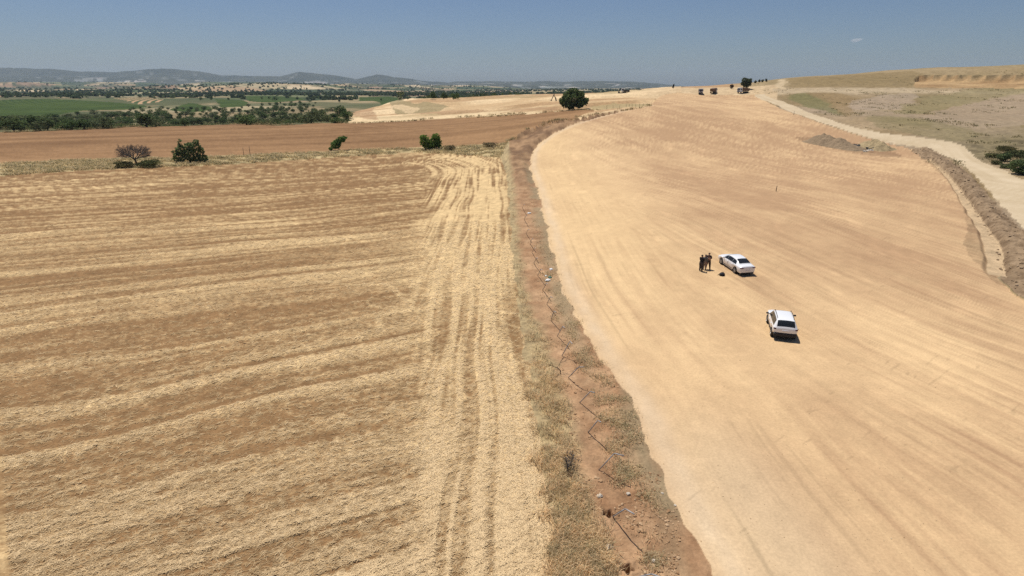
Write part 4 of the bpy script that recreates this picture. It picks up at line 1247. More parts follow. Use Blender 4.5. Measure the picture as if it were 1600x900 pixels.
make_tree('roadside_bush', 'pale grey-green low plants between the two dark roadside bushes', 'bush', None, (1575, 263), 1.0, 1.9, (.14, .155, .075), 700, 15, low=0, trunk_h=.15, tr=.04, size=.18)
make_tree('roadside_bush', 'low olive weeds just left of the dark roadside bush', 'bush', None, (1556, 257), .8, 1.6, (.10, .10, .045), 600, 16, low=0, trunk_h=.15, tr=.04, size=.16)
make_tree('roadside_bush', 'olive green scrub at the right edge above the dark roadside bush', 'bush', None, (1590, 246), 1.7, 3.0, (.115, .125, .055), 1300, 61, low=0, trunk_h=.15, tr=.05, size=.2)
make_tree('roadside_bush', 'yellowish green weeds beside the smaller dark roadside bush', 'bush', None, (1549, 246), 1.0, 2.2, (.17, .165, .07), 800, 62, low=0, trunk_h=.15, tr=.04, size=.18)
make_tree('roadside_bush', 'low brown-green scrub uphill of the smaller dark roadside bush', 'bush', None, (1572, 236), 1.2, 3.0, (.14, .125, .055), 900, 63, low=0, trunk_h=.15, tr=.04, size=.2)
make_tree('far_bush', 'dark round bush on the skyline left of the white-cab truck', 'bush', None, (1069.5, 135.5), 2.2, 2.1, OAK, 420, 17, low=0, trunk_h=.1, tr=.1, size=.3)
make_tree('small_cypress', 'tiny pointed dark tree on the skyline left of the round skyline bush', 'tree', None, (1052, 137), 2.6, .7, (.05, .05, .035), 260, 18, low=0, nb=4, trunk_h=.3, tr=.08, size=.22)
make_tree('brown_bush', 'small brown bush on the hillside between the tipper trucks', 'bush', None, (1143.5, 138), 2.6, 1.35, (.085, .05, .032), 420, 19, low=0, nb=5, trunk_h=.2, tr=.08, size=.24)
make_tree('far_tree', 'small dark tree alone on the far ridge left of the big oak', 'tree', None, (834, 142.5), 3.6, 2.9, OAK, 420, 20, low=.1, nb=5, trunk_h=.3, tr=.2, size=.4)
for i, (xx, yy) in enumerate([(1180, 129), (1186, 128), (1191, 127.5), (1197, 126.5)]):
    make_tree('hilltop_shrub', 'small grey-green shrub on the hill crest right of the flat-topped tree', 'bush', 'small shrubs on the hill crest', (xx, yy + 1.5), 1.7, 1.1, (.14, .14, .085), 160, 30 + i, low=0, nb=3, trunk_h=.2, tr=.05, size=.3)

# leafless purple-grey tree
def bare_tree(name, label, px, h, spread, seed, mat, levels=6, n0=6, cat='tree', r0=.2):
    rng = np.random.default_rng(seed)
    P = unproject([px])[0]; z = land_z(P[0], P[1])
    o = empty(name, (P[0], P[1], z)); tag(o, label, cat)
    tm_, lm = MB(), MB()
    def grow(p, d, L, r, lv):
        q = p + d * L
        mid = p + d * L * .5 + Vector(rng.normal(size=3)) * L * .07
        (tm_ if lv >= levels - 1 else lm).tube([p, mid, q], [r, r * .85, r * .68], 6 if lv > 3 else (4 if lv > 1 else 3), cap=False)
        if lv <= 0: return
        for i in range(3 if lv > 1 else 4):
            nd = (d * 1.0 + Vector(rng.normal(size=3)) * spread + Vector((0, 0, .05))).normalized()
            if nd.z < -.25: nd.z = abs(nd.z) * .3
            grow(q if i else mid.lerp(q, .6), nd, L * (.66 + .18 * rng.random()), r * .62, lv - 1)
    base = Vector((0, 0, -.2))
    tm_.tube([base, Vector((.0, 0, h * .12)), Vector((-.25, 0, h * .26))], [r0 * 1.3, r0, r0 * .9], 8)
    for i in range(n0):
        a = 2 * math.pi * (i * 1.0 + .5 * rng.random()) / n0
        grow(Vector((-.25, 0, h * .24)), Vector((math.cos(a) * 1.0, math.sin(a) * .9, .25 + .9 * rng.random())).normalized(), h * .22, r0 * .6, levels - 2)
    tm_.build('trunk', M['bark'], o, True); lm.build('branches', mat, o, True)
    return o
bare_tree('bare_tree', 'leafless purple-grey tree with a wide crown on the field margin', (214, 259), 6.4, .55, 4, M['twig'], 7, 10)
bare_tree('dead_sapling', 'leafless dark sapling at the edge of the dry grass beside the fence posts', (875.5, 586), 1.9, .30, 8, M['bark'], 4, 2, 'sapling', .035)
# dead thistle with purple-grey stalks
P = unproject([(890, 738)])[0]
th_ = empty('dead_thistle', (P[0], P[1], land_z(P[0], P[1]))); tag(th_, 'dead purple-grey thistle with upright stalks in the dry grass by the posts', 'thistle')
rg = np.random.default_rng(3); sm_, hm_ = MB(), MB()
for i in range(22):
    a = rg.random() * 6.28; q = .35 * rg.random(); L = .5 + .6 * rg.random()
    b = Vector((math.cos(a) * q, math.sin(a) * q, 0)); t = b + Vector((math.cos(a) * .25 * rg.random(), math.sin(a) * .25 * rg.random() , L))
    sm_.tube([b, b.lerp(t, .5) + Vector(rg.normal(size=3)) * .03, t], [.012, .010, .006], 4)
    hm_.box(tuple(t), (.05, .05, .06), bev=.02)
    for _ in range(3):
        u = b.lerp(t, .4 + .5 * rg.random()); v = u + Vector((rg.normal() * .12, rg.normal() * .12, .12 + .1 * rg.random()))
        sm_.tube([u, v], [.007, .004], 3); hm_.box(tuple(v), (.035, .035, .045), bev=.012)
sm_.build('stalks', M['twig'], th_); hm_.build('seed_heads', M['twig'], th_)['kind'] = 'stuff'

# ------------------------------------------------------------------ earth heaps
def mound(name, label, cat, px_l, px_r, px_top, depth, base, seed, prof, mat='heap', ridge=.5, grp=None):
    """a heap of earth whose outline along its length is given as (0..1, height)"""
    a = Vector(unproject([px_l])[0]); b = Vector(unproject([px_r])[0])
    a.z = 0; b.z = 0
    ax = (b - a); L = ax.length; ux = ax / L; uy = Vector((-ux.y, ux.x, 0))
    if uy.y < 0: uy = -uy
    nx_, ny_ = 90, 34
    T = np.linspace(0, 1, nx_); U = np.linspace(-1, 1, ny_)
    TT, UU = np.meshgrid(T, U)
    ph = np.interp(TT, [q[0] for q in prof], [q[1] for q in prof])
    cr = np.clip(1 - np.abs(UU) ** 1.25, 0, 1)
    X = a.x + ux.x * TT * L + uy.x * UU * depth; Y = a.y + ux.y * TT * L + uy.y * UU * depth
    n = fbm(X / 1.6, Y / 1.6, 4, seed); n2 = fbm(X / .55, Y / .55, 3, seed + 1)
    H = ph * cr * (.72 + .5 * n) + np.clip(ph, 0, .8) * .5 * (n2 - .5) * (cr > 0.02)
    zz = ground0(X.ravel(), Y.ravel()).reshape(X.shape) + H - .12
    V = np.stack([X.ravel(), Y.ravel(), zz.ravel()], 1)
    idx = np.arange(nx_ * ny_).reshape(ny_, nx_)
    Q = np.stack([idx[:-1, :-1].ravel(), idx[:-1, 1:].ravel(), idx[1:, 1:].ravel(), idx[1:, :-1].ravel()], 1)
    col = np.array(base)[None] * (.65 + .7 * fbm(X.ravel() / 1.0, Y.ravel() / .8, 4, seed + 2))[:, None]
    c0 = V.mean(0); c0[2] = V[:, 2].min()
    o = link(name, np_mesh(name, V - c0, Q, col, True), M[mat]); o.location = c0
    tag(o, label, cat, grp)
    return o
mound('earth_heap', 'grey-brown heap of dumped earth with ragged crest on the graded slope', 'earth heap', (1262, 219), (1352, 236), None, 4.2, (.255, .185, .115), 3,
      [(0, 0), (.06, .8), (.16, 2.0), (.27, 3.2), (.36, 3.0), (.47, 2.2), (.58, 2.3), (.70, 1.5), (.80, 1.2), (.92, .6), (1, 0)])
mound('earth_heap', 'smaller smooth olive-brown earth heap right of the grey-brown heap', 'earth heap', (1340, 226), (1394, 236), None, 4.0, (.34, .26, .145), 5,
      [(0, 0), (.2, 1.3), (.45, 2.3), (.7, 2.0), (.9, .8), (1, 0)])
for (px, sx, sy, mt, nm, lb) in [((1299, 226.6), 3.0, 1.0, 'black_patch', 'black_patch', 'uneven black strip at the left foot of the earth heap'),
                                  ((1337, 229.5), 1.6, 1.0, 'black_patch', 'black_patch', 'crumpled black patch at the middle foot of the earth heap'),
                                  ((1362, 233.6), 1.4, .8, 'black_patch', 'black_patch', 'black patch at the right end of the earth heap'),
                                  ((1356, 237.4), 1.2, .4, 'rock', 'pale_slab', 'pale broken slab lying in front of the earth heap')]:
    P = unproject([px])[0]  # thin uneven surfaces: plain black along the heap's foot, and a pale slab
    m = MB(); rg = np.random.default_rng(int(px[0]))
    nx_, ny_ = 12, 6
    for i in range(nx_ + 1):
        for j in range(ny_ + 1):
            x = (i / nx_ * 2 - 1) * sx; y = (j / ny_ * 2 - 1) * sy
            m.v.append((x + rg.normal() * .05, y * (1 - .4 * abs(x / sx)) + rg.normal() * .04, .28 + .22 * math.sin(x * 2.1) * math.cos(y * 2) + abs(rg.normal()) * .10 + .18 * (y / sy)))
    for i in range(nx_):
        for j in range(ny_):
            q = i * (ny_ + 1) + j
            m.f.append((q, q + ny_ + 1, q + ny_ + 2, q + 1))
    o = m.build(nm, M[mt], None, False); o.location = (P[0], P[1], land_z(P[0], P[1]) + .05); o.rotation_euler = (0, 0, -.25)
    md = o.modifiers.new('thick', 'SOLIDIFY'); md.thickness = .05
    tag(o, lb, 'plastic sheet' if 'black' in nm else 'slab')

# rubbish on the weedy edge
for i, (px, s, mt, lb) in enumerate([((861, 421), .2, 'white_sheet', 'small scrap of white plastic at the top of the rubbish on the weedy edge'),
                                     ((856, 438), .26, 'white_sheet', 'larger crumpled white plastic bag among the weeds of the strip edge'),
                                     ((859, 434), .2, 'green_sheet', 'green plastic scrap beside the crumpled white bag'),
                                     ((853, 431), .14, 'white_sheet', 'tiny white scrap left of the green plastic'),
                                     ((827, 334), .26, 'white_sheet', 'white scrap on the dirt strip beside a far fence post')]):
    P = unproject([px])[0]; rg = np.random.default_rng(40 + i)
    bm = bmesh.new(); bmesh.ops.create_icosphere(bm, subdivisions=2, radius=s)
    for v in bm.verts:
        v.co *= .75 + .5 * rg.random(); v.co.z *= .5
    me = bpy.data.meshes.new('scrap'); bm.to_mesh(me); bm.free()
    o = link('plastic_scrap', me, M[mt]); o.location = (P[0], P[1], land_z(P[0], P[1]) + s * .25)
    tag(o, lb, 'rubbish')

# ------------------------------------------------------------------ stones that can be told apart
def rock_mesh(seed, n=1):
    rg = np.random.default_rng(seed)
    bm = bmesh.new(); bmesh.ops.create_icosphere(bm, subdivisions=n, radius=1)
    for v in bm.verts:
        v.co *= .72 + .5 * rg.random(); v.co.z *= .65
    me = bpy.data.meshes.new('stone'); bm.to_mesh(me); bm.free()
    me.materials.append(M['rock'])
    return me
RM = [rock_mesh(s, 2) for s in range(4)]
for i, (px, s, lb) in enumerate([((937, 776), .13, 'white stone at the grass edge left of the round dark hole'), ((952, 854), .15, 'pale flat stone below the nearest whole fence post'),
                                 ((982, 771), .10, 'rounded tan stone above the nearest whole fence post'), ((1022, 876), .11, 'pale upright stone near the bottom edge of the strip'),
                                 ((1035, 771), .06, 'small pale stone at the right edge of the strip'), ((1055, 790), .06, 'small tan stone on the rim of the graded earth')]):
    P = unproject([px])[0]
    o = link('stone', RM[i % 4]); o.location = (P[0], P[1], land_z(P[0], P[1]) + s * .3); o.scale = (s * 1.1, s, s); o.rotation_euler = (0, 0, i * 1.3)
    tag(o, lb, 'stone')

# ------------------------------------------------------------------ works traffic on the crest
def tipper(name, label, px, yaw, bed='tip_brown', cabm='truck_white', loc=None):
    P = unproject([px])[0]
    r = empty(name, (P[0], P[1], land_z(P[0], P[1])), (0, 0, yaw)); r.scale = (.88, .88, .88); tag(r, label, 'tipper truck', 'tipper trucks on the crest of the earthworks')
    MB().box((0, 0, .82), (7.6, .9, .28)).build('chassis', M['machine_dark'], r)
    c = MB().prism([(3.95, .75), (3.95, 1.75), (3.62, 3.02), (2.05, 3.10), (2.05, .75)], -1.22, 1.22)
    c.build('cab', M[cabm], r)
    MB().prism([(3.975, 1.80), (3.68, 2.80), (3.60, 2.80), (3.90, 1.80)], -1.08, 1.08).build('windscreen', M['glass'], r)
    for s_ in (1, -1):
        MB().box((2.95, s_ * 1.225, 2.25), (.95, .02, .70)).build('side_window', M['glass'], r)
        MB().box((3.99, s_ * .88, .98), (.06, .36, .22), bev=.02).build('headlight', M['lamp_glass'], r)
        MB().box((3.72, s_ * 1.45, 2.3), (.14, .16, .55), bev=.03).build('wing_mirror', M['black_plastic'], r)
    MB().box((4.0, 0, 1.30), (.06, 1.5, .5), bev=.02).build('grille', M['machine_dark'], r)
    MB().box((4.0, 0, .72), (.18, 2.35, .34), bev=.05).build('bumper', M['machine_dark'], r)
    b = MB().prism([(1.75, 1.15), (1.9, 3.05), (2.3, 3.15), (2.3, 3.22), (1.75, 3.2), (-3.75, 2.75), (-3.95, 2.70), (-3.55, 1.15)], -1.27, 1.27)
    b.build('tipping_body', M[bed], r)
    for x in (1.2, .2, -.8, -1.8, -2.8):
        for s_ in (1, -1):
            MB().box((x, s_ * 1.30, 1.95), (.12, .07, 1.5)).build('body_rib', M[bed], r)
    tm = MB().lathe_y((0, 0, 0), [(.30, -.15), (.50, -.17), (.53, 0), (.50, .17), (.30, .15)], 18).mesh('wheel', M['tyre'], True)
    for x in (3.0, -1.4, -2.7):
        for s_ in (1, -1):
            t = link('wheel', tm, None, r); t.location = (x, s_ * 1.02, .53)
    return r
tipper('tipper_truck', 'tipper truck seen from the front, its white cab facing the camera', (1094.5, 147), math.radians(-106))
tipper('tipper_truck', 'brown tipper truck seen from behind between the two white-cab trucks', (1114.5, 146.5), math.radians(58))
tipper('tipper_truck', 'tipper truck seen side-on with white cab at left below the flat-topped tree', (1161, 146), math.radians(206))

def excavator(name, label, pos, yaw, boom, cabmat='machine_dark', body='machine_ochre'):
    r = empty(name, pos, (0, 0, yaw)); tag(r, label, 'excavator')
    for s_ in (1, -1):
        m = MB().prism([(-1.9, .45), (-1.6, .9), (1.6, .9), (1.9, .45), (1.6, 0), (-1.6, 0)], s_ * 1.25 - .3, s_ * 1.25 + .3)
        m.build('track', M['machine_dark'], r)
    MB().box((0, 0, .95), (1.6, 1.9, .35)).build('turntable', M['machine_dark'], r)
    MB().box((-.6, 0, 1.75), (3.2, 2.5, 1.15), bev=.15).build('engine_house', M[body], r)
    MB().box((-2.25, 0, 1.7), (.7, 2.5, 1.2), bev=.25).build('counterweight', M[body], r)
    MB().box((1.2, .75, 2.2), (1.5, .95, 1.7), bev=.1, taper=(.85, .95)).build('cab', M[cabmat], r)
    MB().box((1.25, 1.235, 2.4), (1.0, .02, .9)).build('cab_window', M['glass'], r)
    b, c, e = boom
    MB().tube([(.9, -.2, 1.7), ((.9 + b[0]) / 2 - .2, -.2, (1.7 + b[1]) / 2 + .5), (b[0], -.2, b[1])], [.30, .36, .24], 6).build('boom', M['machine_dark'], r)
    MB().tube([(b[0] - .3, -.2, b[1] + .25), (c[0], -.2, c[1])], [.28, .18], 6).build('stick', M['machine_dark'], r)
    MB().prism([(c[0] - .1, c[1] + .2), (c[0] + .45, c[1] - .1), (c[0] + .35, c[1] - .9), (c[0] - .3, c[1] - 1.1), (c[0] - .8, c[1] - .7), (c[0] - .4, c[1] - .5)], -.75, .35).build('bucket', M['machine_dark'], r)
    return r
zp = land_z(PIT_C[0], PIT_C[1])
exc = excavator('excavator', 'excavator down in a pit left of the oak, only its dark bent arm showing', (PIT_C[0] + 1.6, PIT_C[1], zp), math.radians(180), ((2.6, 6.3), (3.8, 3.6), 0))
P = unproject([(975.5, 145.8)])[0]
e2 = excavator('excavator', 'dark excavator with a white panel on the far rim of the pale ground', (P[0], P[1], land_z(P[0], P[1])), math.radians(185), ((2.3, 2.9), (3.0, 1.4), 0), 'truck_white', 'machine_dark')

def pick(n, seed, ymin, ymax, wmin, wmax, power=1.6):
    rng = np.random.default_rng(seed)
    u = rng.random(n); p = 1 - power if power != 1 else 1e-4
    Y = (ymin ** p + u * (ymax ** p - ymin ** p)) ** (1 / p)
    X = rng.uniform(wmin, wmax, n) * (Y + 5)
    return X, Y


# ------------------------------------------------------------------ trees and bushes of the valley
TV = []
for i in range(7):
    rg = np.random.default_rng(100 + i)
    low = (.02, .05, .0, .12, .02, .08, .0)[i]
    bl = tree_blobs(rg, 1.0, (.62, .50, .75, .48, .68, .55, .85)[i], (7, 6, 8, 6, 8, 7, 9)[i], low)
    base = tuple(q * 2.4 for q in ((.040, .058, .022), (.048, .064, .026), (.056, .066, .032), (.036, .052, .020), (.046, .064, .024), (.064, .074, .038), (.042, .060, .023))[i])
    p, q, c = leaf_cloud(rg, bl, 520, .062, base, .4)
    tm = trunk_mb(rg, .26, .035, 4, .22).mesh('trunk', M['bark'], True)
    cm = np_mesh('crown', p, q, c, False); cm.materials.append(M['foliage'])
    # one mesh for the trees too small to show trunk and crown apart
    p2, q2, c2 = leaf_cloud(rg, bl, 200, .10, base, .4)
    sm = np_mesh('tree', p2, q2, c2, False); sm.materials.append(M['foliage'])
    TV.append((cm, tm, sm))

parts_free = [[(174, 152), (228, 151), (262, 158), (215, 166)], [(0, 160), (75, 156), (190, 163), (210, 170), (90, 180), (0, 188)]]
def in_poly_samples(poly, n, rng, mind, weight=None):
    poly = np.array(poly, float); out = []
    lo = poly.min(0); hi = poly.max(0); tries = 0
    while len(out) < n and tries < n * 80:
        tries += 1
        p = lo + (hi - lo) * rng.random(2)
        if not inside(np.array([p[0]]), np.array([p[1]]), poly)[0]: continue
        if any(abs(p[0] - q[0]) < mind * 1.5 and abs(p[1] - q[1]) < mind * .5 for q in out): continue
        out.append(p)
    return np.array(out)

def scatter(poly, n, hmin, hmax, name, labels, cat, group, seed, mind, parts=True, fat=1.0, tall='of the thicket'):
    rng = np.random.default_rng(seed)
    pts = in_poly_samples(poly, n, rng, mind)
    if len(parts_free): pts = np.array([q for q in pts if not any(inside(np.array([q[0]]), np.array([q[1] - 3.0]), np.array(f, float))[0] for f in parts_free)])
    W = unproject(pts); Z = land(W[:, 0], W[:, 1], False)[0]
    made = []; edges = [-400, 150, 260, 360, 470, 700]
    ends = (' at its left end', ' behind the bare tree', ' behind the fig bush', ' between the fig bush and the small leaning tree', ' at its right end by the pale fields')
    def where(x):
        return ends[min(4, max(0, int(np.searchsorted(edges, x, 'right')) - 1))]
    for i in range(len(W)):
        h = hmin + (hmax - hmin) * rng.random() ** 1.4
        k = int(rng.integers(0, 7)); s = h * (.85 + .4 * rng.random()) * fat
        rz = rng.random() * 6.28
        if parts:
            o = empty(name, (W[i, 0], W[i, 1], Z[i] - .1), (0, 0, rz))
            link('crown', TV[k][0], None, o); link('trunk', TV[k][1], None, o)
        else:
            o = link(name, TV[k][2]); o.location = (W[i, 0], W[i, 1], Z[i] - .1); o.rotation_euler = (0, 0, rz)
        o.scale = (s, s, h)
        made.append((h, pts[i][0], o))
        tag(o, labels[k % len(labels)] + where(pts[i][0]), cat, group)
    for a, b in zip(edges[:-1], edges[1:]):
        sec = [q for q in made if a <= q[1] < b]
        if len(sec) > 3:
            t = max(sec, key=lambda q: q[0])
            t[2]['label'] = 'tallest ' + labels[0].split(' in the')[0].split(' among')[0].split(' on the')[0].replace('dark green ', '').replace('small ', '').replace('dark ', '') + ' ' + tall + where((a + b) / 2)

scatter([(-20, 186), (60, 184), (140, 186), (250, 180), (340, 180), (400, 176), (470, 164), (520, 172), (552, 188), (530, 192.5), (440, 194), (400, 195), (300, 197), (200, 199.5), (130, 202.5), (60, 205), (-20, 207)],
        175, 3.0, 6.2, 'thicket_tree', ['dark green bushy tree in the thicket', 'grey-green bushy tree in the thicket'], 'tree', 'trees of the thicket beyond the ploughed field', 1, 5, fat=1.65, tall='in the thicket')
scatter([(90, 184), (160, 176), (230, 168), (330, 172), (400, 166), (480, 158), (500, 164), (400, 180), (250, 182), (140, 188), (0, 190)],
        95, 2.8, 5.2, 'valley_tree', ['dark tree on the valley floor', 'olive-green tree on the valley floor'], 'tree', 'trees on the valley floor', 2, 6, fat=1.4, tall='on the valley floor')
scatter([(0, 143), (200, 144), (400, 142), (560, 146), (560, 164), (480, 158), (330, 158), (180, 154), (0, 154)],
        70, 5.0, 9.0, 'distant_tree', ['small dark tree among the distant fields'], 'tree', 'trees among the distant fields', 3, 6, False, tall='among the distant fields')
scatter([(545, 158), (620, 153), (660, 150), (735, 152), (700, 157), (650, 157), (600, 159)], 8, 4, 7, 'ridge_tree', ['dark tree on the rise'], 'tree', 'trees behind the pale rounded field', 4, 8, False, tall='on the rise')
# wood standing behind the pale ridge
rng = np.random.default_rng(9)
for i in range(34):
    t = rng.random()
    pxw = 655 + 165 * t
    Yd = 500 + 120 * rng.random()
    Tt = np.interp(pxw, [655, 700, 760, 820], [157, 156, 152.5, 148.5])
    x = (pxw - 800) / F * (Yd * CP + 10 * SP)
    zg = land_z(x, Yd)
    ztop = HC - Yd * float(slope_of_row(np.interp(pxw, [655, 690, 720, 745, 790, 820], [150, 149, 151, 147, 145, 144.5]) - 1.5 * rng.random()))
    h = min(max(ztop - zg, 4), 13)
    k = int(rng.integers(0, 7)); o = link('wood_tree', TV[k][2]); o.location = (x, Yd, zg - .2); s = 5 + 3 * rng.random(); o.scale = (s * 1.2, s, h); o.rotation_euler = (0, 0, rng.random() * 6)
    tag(o, 'dark green tree of the small wood behind the pale ridge', 'tree', 'trees of the small wood behind the ridge')

# woods and hedges too far to count
def far_mass():
    rng = np.random.default_rng(21)
    n = 9000
    Y = 700 * (6.2 / .7 * .92) ** rng.random(n); Y = np.clip(Y, 700, 6200); Y = np.where(Y < 1150, Y + 900, Y)
    w_ = rng.uniform(-.95, .26, n)
    X = w_ * (Y + 5)
    keep = (fbm(X / 220, Y / 300, 4, 2) > .52) | (rng.random(n) < .05)
    line = np.abs(fbm(X / 420, Y / 560, 2, 6) - .5) < .018
    keep = keep | line
    for P in P_VINES + [P_ORCH]:
        keep &= ~inside(X, Y, P)
    X = X[keep]; Y = Y[keep]; n = len(X)
    z = land(X, Y, False)[0]
    h = rng.uniform(3.5, 8, n); r = rng.uniform(3, 7, n)
    V = []; 
    k = 9
    d = rng.normal(size=(n, k, 3)); d /= np.linalg.norm(d, axis=2)[:, :, None]
    c = np.stack([X, Y, z + h * .5], 1)[:, None, :] + d * np.stack([r, r, h * .5], 1)[:, None, :] * .62
    a = rng.normal(size=(n, k, 3)); a /= np.linalg.norm(a, axis=2)[:, :, None]
    b = np.cross(a, rng.normal(size=(n, k, 3))); b /= np.linalg.norm(b, axis=2)[:, :, None]
    s = (r * .62)[:, None, None]
    P = np.stack([c - a * s, c + b * s, c + a * s, c - b * s], 2).reshape(-1, 3)
    Q = np.arange(len(P)).reshape(-1, 4)
    tone = (.7 + .6 * rng.random(n * k))[:, None] * np.array([[.08, .105, .045]])
    o = link('distant_woods', np_mesh('distant_woods', P, Q, np.repeat(tone, 4, 0), False), M['foliage'])
    o['kind'] = 'stuff'; o['label'] = 'dark woods and hedges scattered over the distant valley'
far_mass()

def undergrowth():
    rng = np.random.default_rng(61)
    X, Y = pick(26000, 62, 255, 520, -.92, -.27, 1.0)
    m = (land(X, Y, False)[1] == 9) & (fbm(X / 13, Y / 15, 3, 5) > .42)
    X = X[m][:5200]; Y = Y[m][:5200]; n = len(X); z = land(X, Y, False)[0]
    k = 12; h = rng.uniform(.6, 2.2, n); r = rng.uniform(.9, 2.4, n)
    d = rng.normal(size=(n, k, 3)); d /= np.linalg.norm(d, axis=2)[:, :, None]; d[:, :, 2] = np.abs(d[:, :, 2])
    c = np.stack([X, Y, z], 1)[:, None, :] + d * np.stack([r, r, h], 1)[:, None, :] * rng.uniform(.5, 1, (n, k, 1))
    a = rng.normal(size=(n, k, 3)); a /= np.linalg.norm(a, axis=2)[:, :, None]
    b = np.cross(a, rng.normal(size=(n, k, 3))); b /= np.linalg.norm(b, axis=2)[:, :, None]
    s_ = rng.uniform(.25, .5, (n, k, 1))
    P = np.stack([c - a * s_, c + b * s_ * .6, c + a * s_, c - b * s_ * .6], 2).reshape(-1, 3)
    cc = np.array([(.11, .14, .05), (.14, .155, .07), (.24, .205, .10), (.10, .13, .05)])[rng.integers(0, 4, n)]
    col = np.repeat(np.repeat(cc, k, 0) * (.7 + .6 * rng.random((n * k, 1))), 4, 0)
    o = link('undergrowth', np_mesh('undergrowth', P, np.arange(len(P)).reshape(-1, 4), col, False), M['foliage'])
    o['kind'] = 'stuff'; o['label'] = 'low scrub between the trees of the thicket'
undergrowth()

# ------------------------------------------------------------------ grass, straw, weeds, clods
def tufts(name, label, P, blades, hmin, hmax, cols, seed, width=.012, lean=.5, rad=.10):
    """many thin bent blades standing in tufts at points P (n,3)"""
    rng = np.random.default_rng(seed)
    n = len(P) * blades
    base = np.repeat(P, blades, 0) + np.concatenate([rng.normal(size=(n, 2)) * rad, np.full((n, 1), -.01)], 1)
    hh = np.repeat(rng.uniform(hmin, hmax, len(P)), blades) * rng.uniform(.6, 1.1, n)
    a = rng.random(n) * 6.283
    dirv = np.stack([np.cos(a), np.sin(a), np.zeros(n)], 1)
    sd = np.stack([-np.sin(a + .6), np.cos(a + .6), np.zeros(n)], 1) * (width * rng.uniform(.6, 1.5, n))[:, None]
    le = (lean * rng.uniform(.2, 1.2, n))[:, None]
    mid = base + dirv * (hh[:, None] * le * .35) + np.array([[0, 0, 1.0]]) * (hh * .62)[:, None]
    tip = base + dirv * (hh[:, None] * le) + np.array([[0, 0, 1.0]]) * (hh * rng.uniform(.75, 1.0, n))[:, None]
    V = np.stack([base - sd, base + sd, mid + sd * .8, mid - sd * .8, tip], 1).reshape(-1, 3)
    i = np.arange(n)[:, None] * 5
    T = np.concatenate([i + np.array([[0, 1, 2]]), i + np.array([[0, 2, 3]]), i + np.array([[3, 2, 4]])], 0)
    ci = np.repeat(rng.integers(0, len(cols), len(P)), blades)
    c = np.array(cols)[ci] * (.75 + .5 * rng.random((n, 1)))
    o = link(name, np_mesh(name, V, T, np.repeat(c, 5, 0), False), M['blade'])
    o['kind'] = 'stuff'; o['label'] = label
    return o

STRAWC = [(.56, .45, .26), (.50, .39, .21), (.44, .33, .17), (.36, .27, .14)]
# dry grass of the verge
X, Y = pick(60000, 31, 15, 150, -.06, .26, 2.0)
xl = np.interp(Y, C_STUB_R[:, 1], C_STUB_R[:, 0]); xr_ = np.interp(Y, C_VERGE_R[:, 1], C_VERGE_R[:, 0]); xg_ = np.interp(Y, C_GRADE_L[:45, 1], C_GRADE_L[:45, 0])
u = (X - xl) / np.maximum(xr_ - xl, .3)
dens = fbm(X / .9, Y / 1.3, 4, 4, .6)
keep = (dens + .20 * np.exp(-((u - .60) / .32) ** 2) - .5 * np.clip(np.abs(u - .55) - .42, 0, 1) > .53) & (u > -.5) & (u < 1.5)
Xk, Yk = X[keep][:2300], Y[keep][:2300]
z = land(Xk, Yk, False)[0]
tufts('dry_grass', 'long dry grass along the edge of the stubble field', np.stack([Xk, Yk, z], 1), 9, .15, .55, [(.88, .66, .40), (.80, .59, .35), (.72, .52, .30), (.56, .44, .25), (.42, .36, .21)], 32, .011, 1.3, .20)
# weeds on the other side
keep = (X > xg_ - 2.3) & (X < xg_ - .15) & (Y > 18) & (fbm(X / .7, Y / 1.0, 4, 7, .65) > .55)
Xk, Yk = X[keep][:1100], Y[keep][:1100]
z = land(Xk, Yk, False)[0]
tufts('weeds', 'dull green and brown weeds along the rim of the graded earth', np.stack([Xk, Yk, z], 1), 8, .10, .34, [(.56, .46, .28), (.44, .39, .22), (.74, .57, .35), (.64, .49, .29)], 33, .013, 1.3, .26)
# margin between the fields
X, Y = pick(60000, 34, 120, 190, -.86, .02, 1.0)
m = inside(X, Y, P_MARGIN) & (fbm(X / 3.5, Y / 2.0, 3, 5) > .45)
Xk, Yk = X[m][:5500], Y[m][:5500]
z = land(Xk, Yk, False)[0]
tufts('margin_grass', 'dry grass and weeds on the margin between the stubble and the ploughed field', np.stack([Xk, Yk, z], 1), 7, .3, .85, [(.72, .58, .35), (.62, .49, .28), (.48, .39, .22), (.33, .29, .15)], 35, .05, 1.2, .4)
# dry grass along the far edge of the ploughed field and on the bank
X, Y = pick(50000, 36, 150, 300, -.86, .30, 1.0)
d1, _ = dist_poly(X, Y, C_PL_T); d2, _ = dist_poly(X, Y, C_BANK)
m = ((d1 < 2.0) | (d2 < .9)) & (vnoise(X / 5, Y / 5, 3) > .35)
Xk, Yk = X[m][:3500], Y[m][:3500]
z = land(Xk, Yk, False)[0]
tufts('edge_grass', 'dry grass fringing the far edge of the ploughed field', np.stack([Xk, Yk, z], 1), 7, .4, 1.2, [(.50, .41, .23), (.40, .31, .16), (.26, .21, .10)], 37, .06, .7, .4)
# hillside scrub
X, Y = pick(40000, 38, 110, 360, .40, .95, 1.2)
m = (land(X, Y, False)[1] == 0) & (fbm(X / 14, Y / 12, 4, 1) > .57) & (dist_poly(X, Y, C_ROAD_R)[0] > 1.5)
Xk, Yk = X[m][:900], Y[m][:900]
z = land(Xk, Yk, False)[0]
tufts('hillside_scrub', 'sparse olive scrub on the hillside right of the dirt road', np.stack([Xk, Yk, z], 1), 6, .25, .75, [(.28, .23, .12), (.33, .27, .14), (.22, .20, .10)], 39, .08, 1.2, .5)

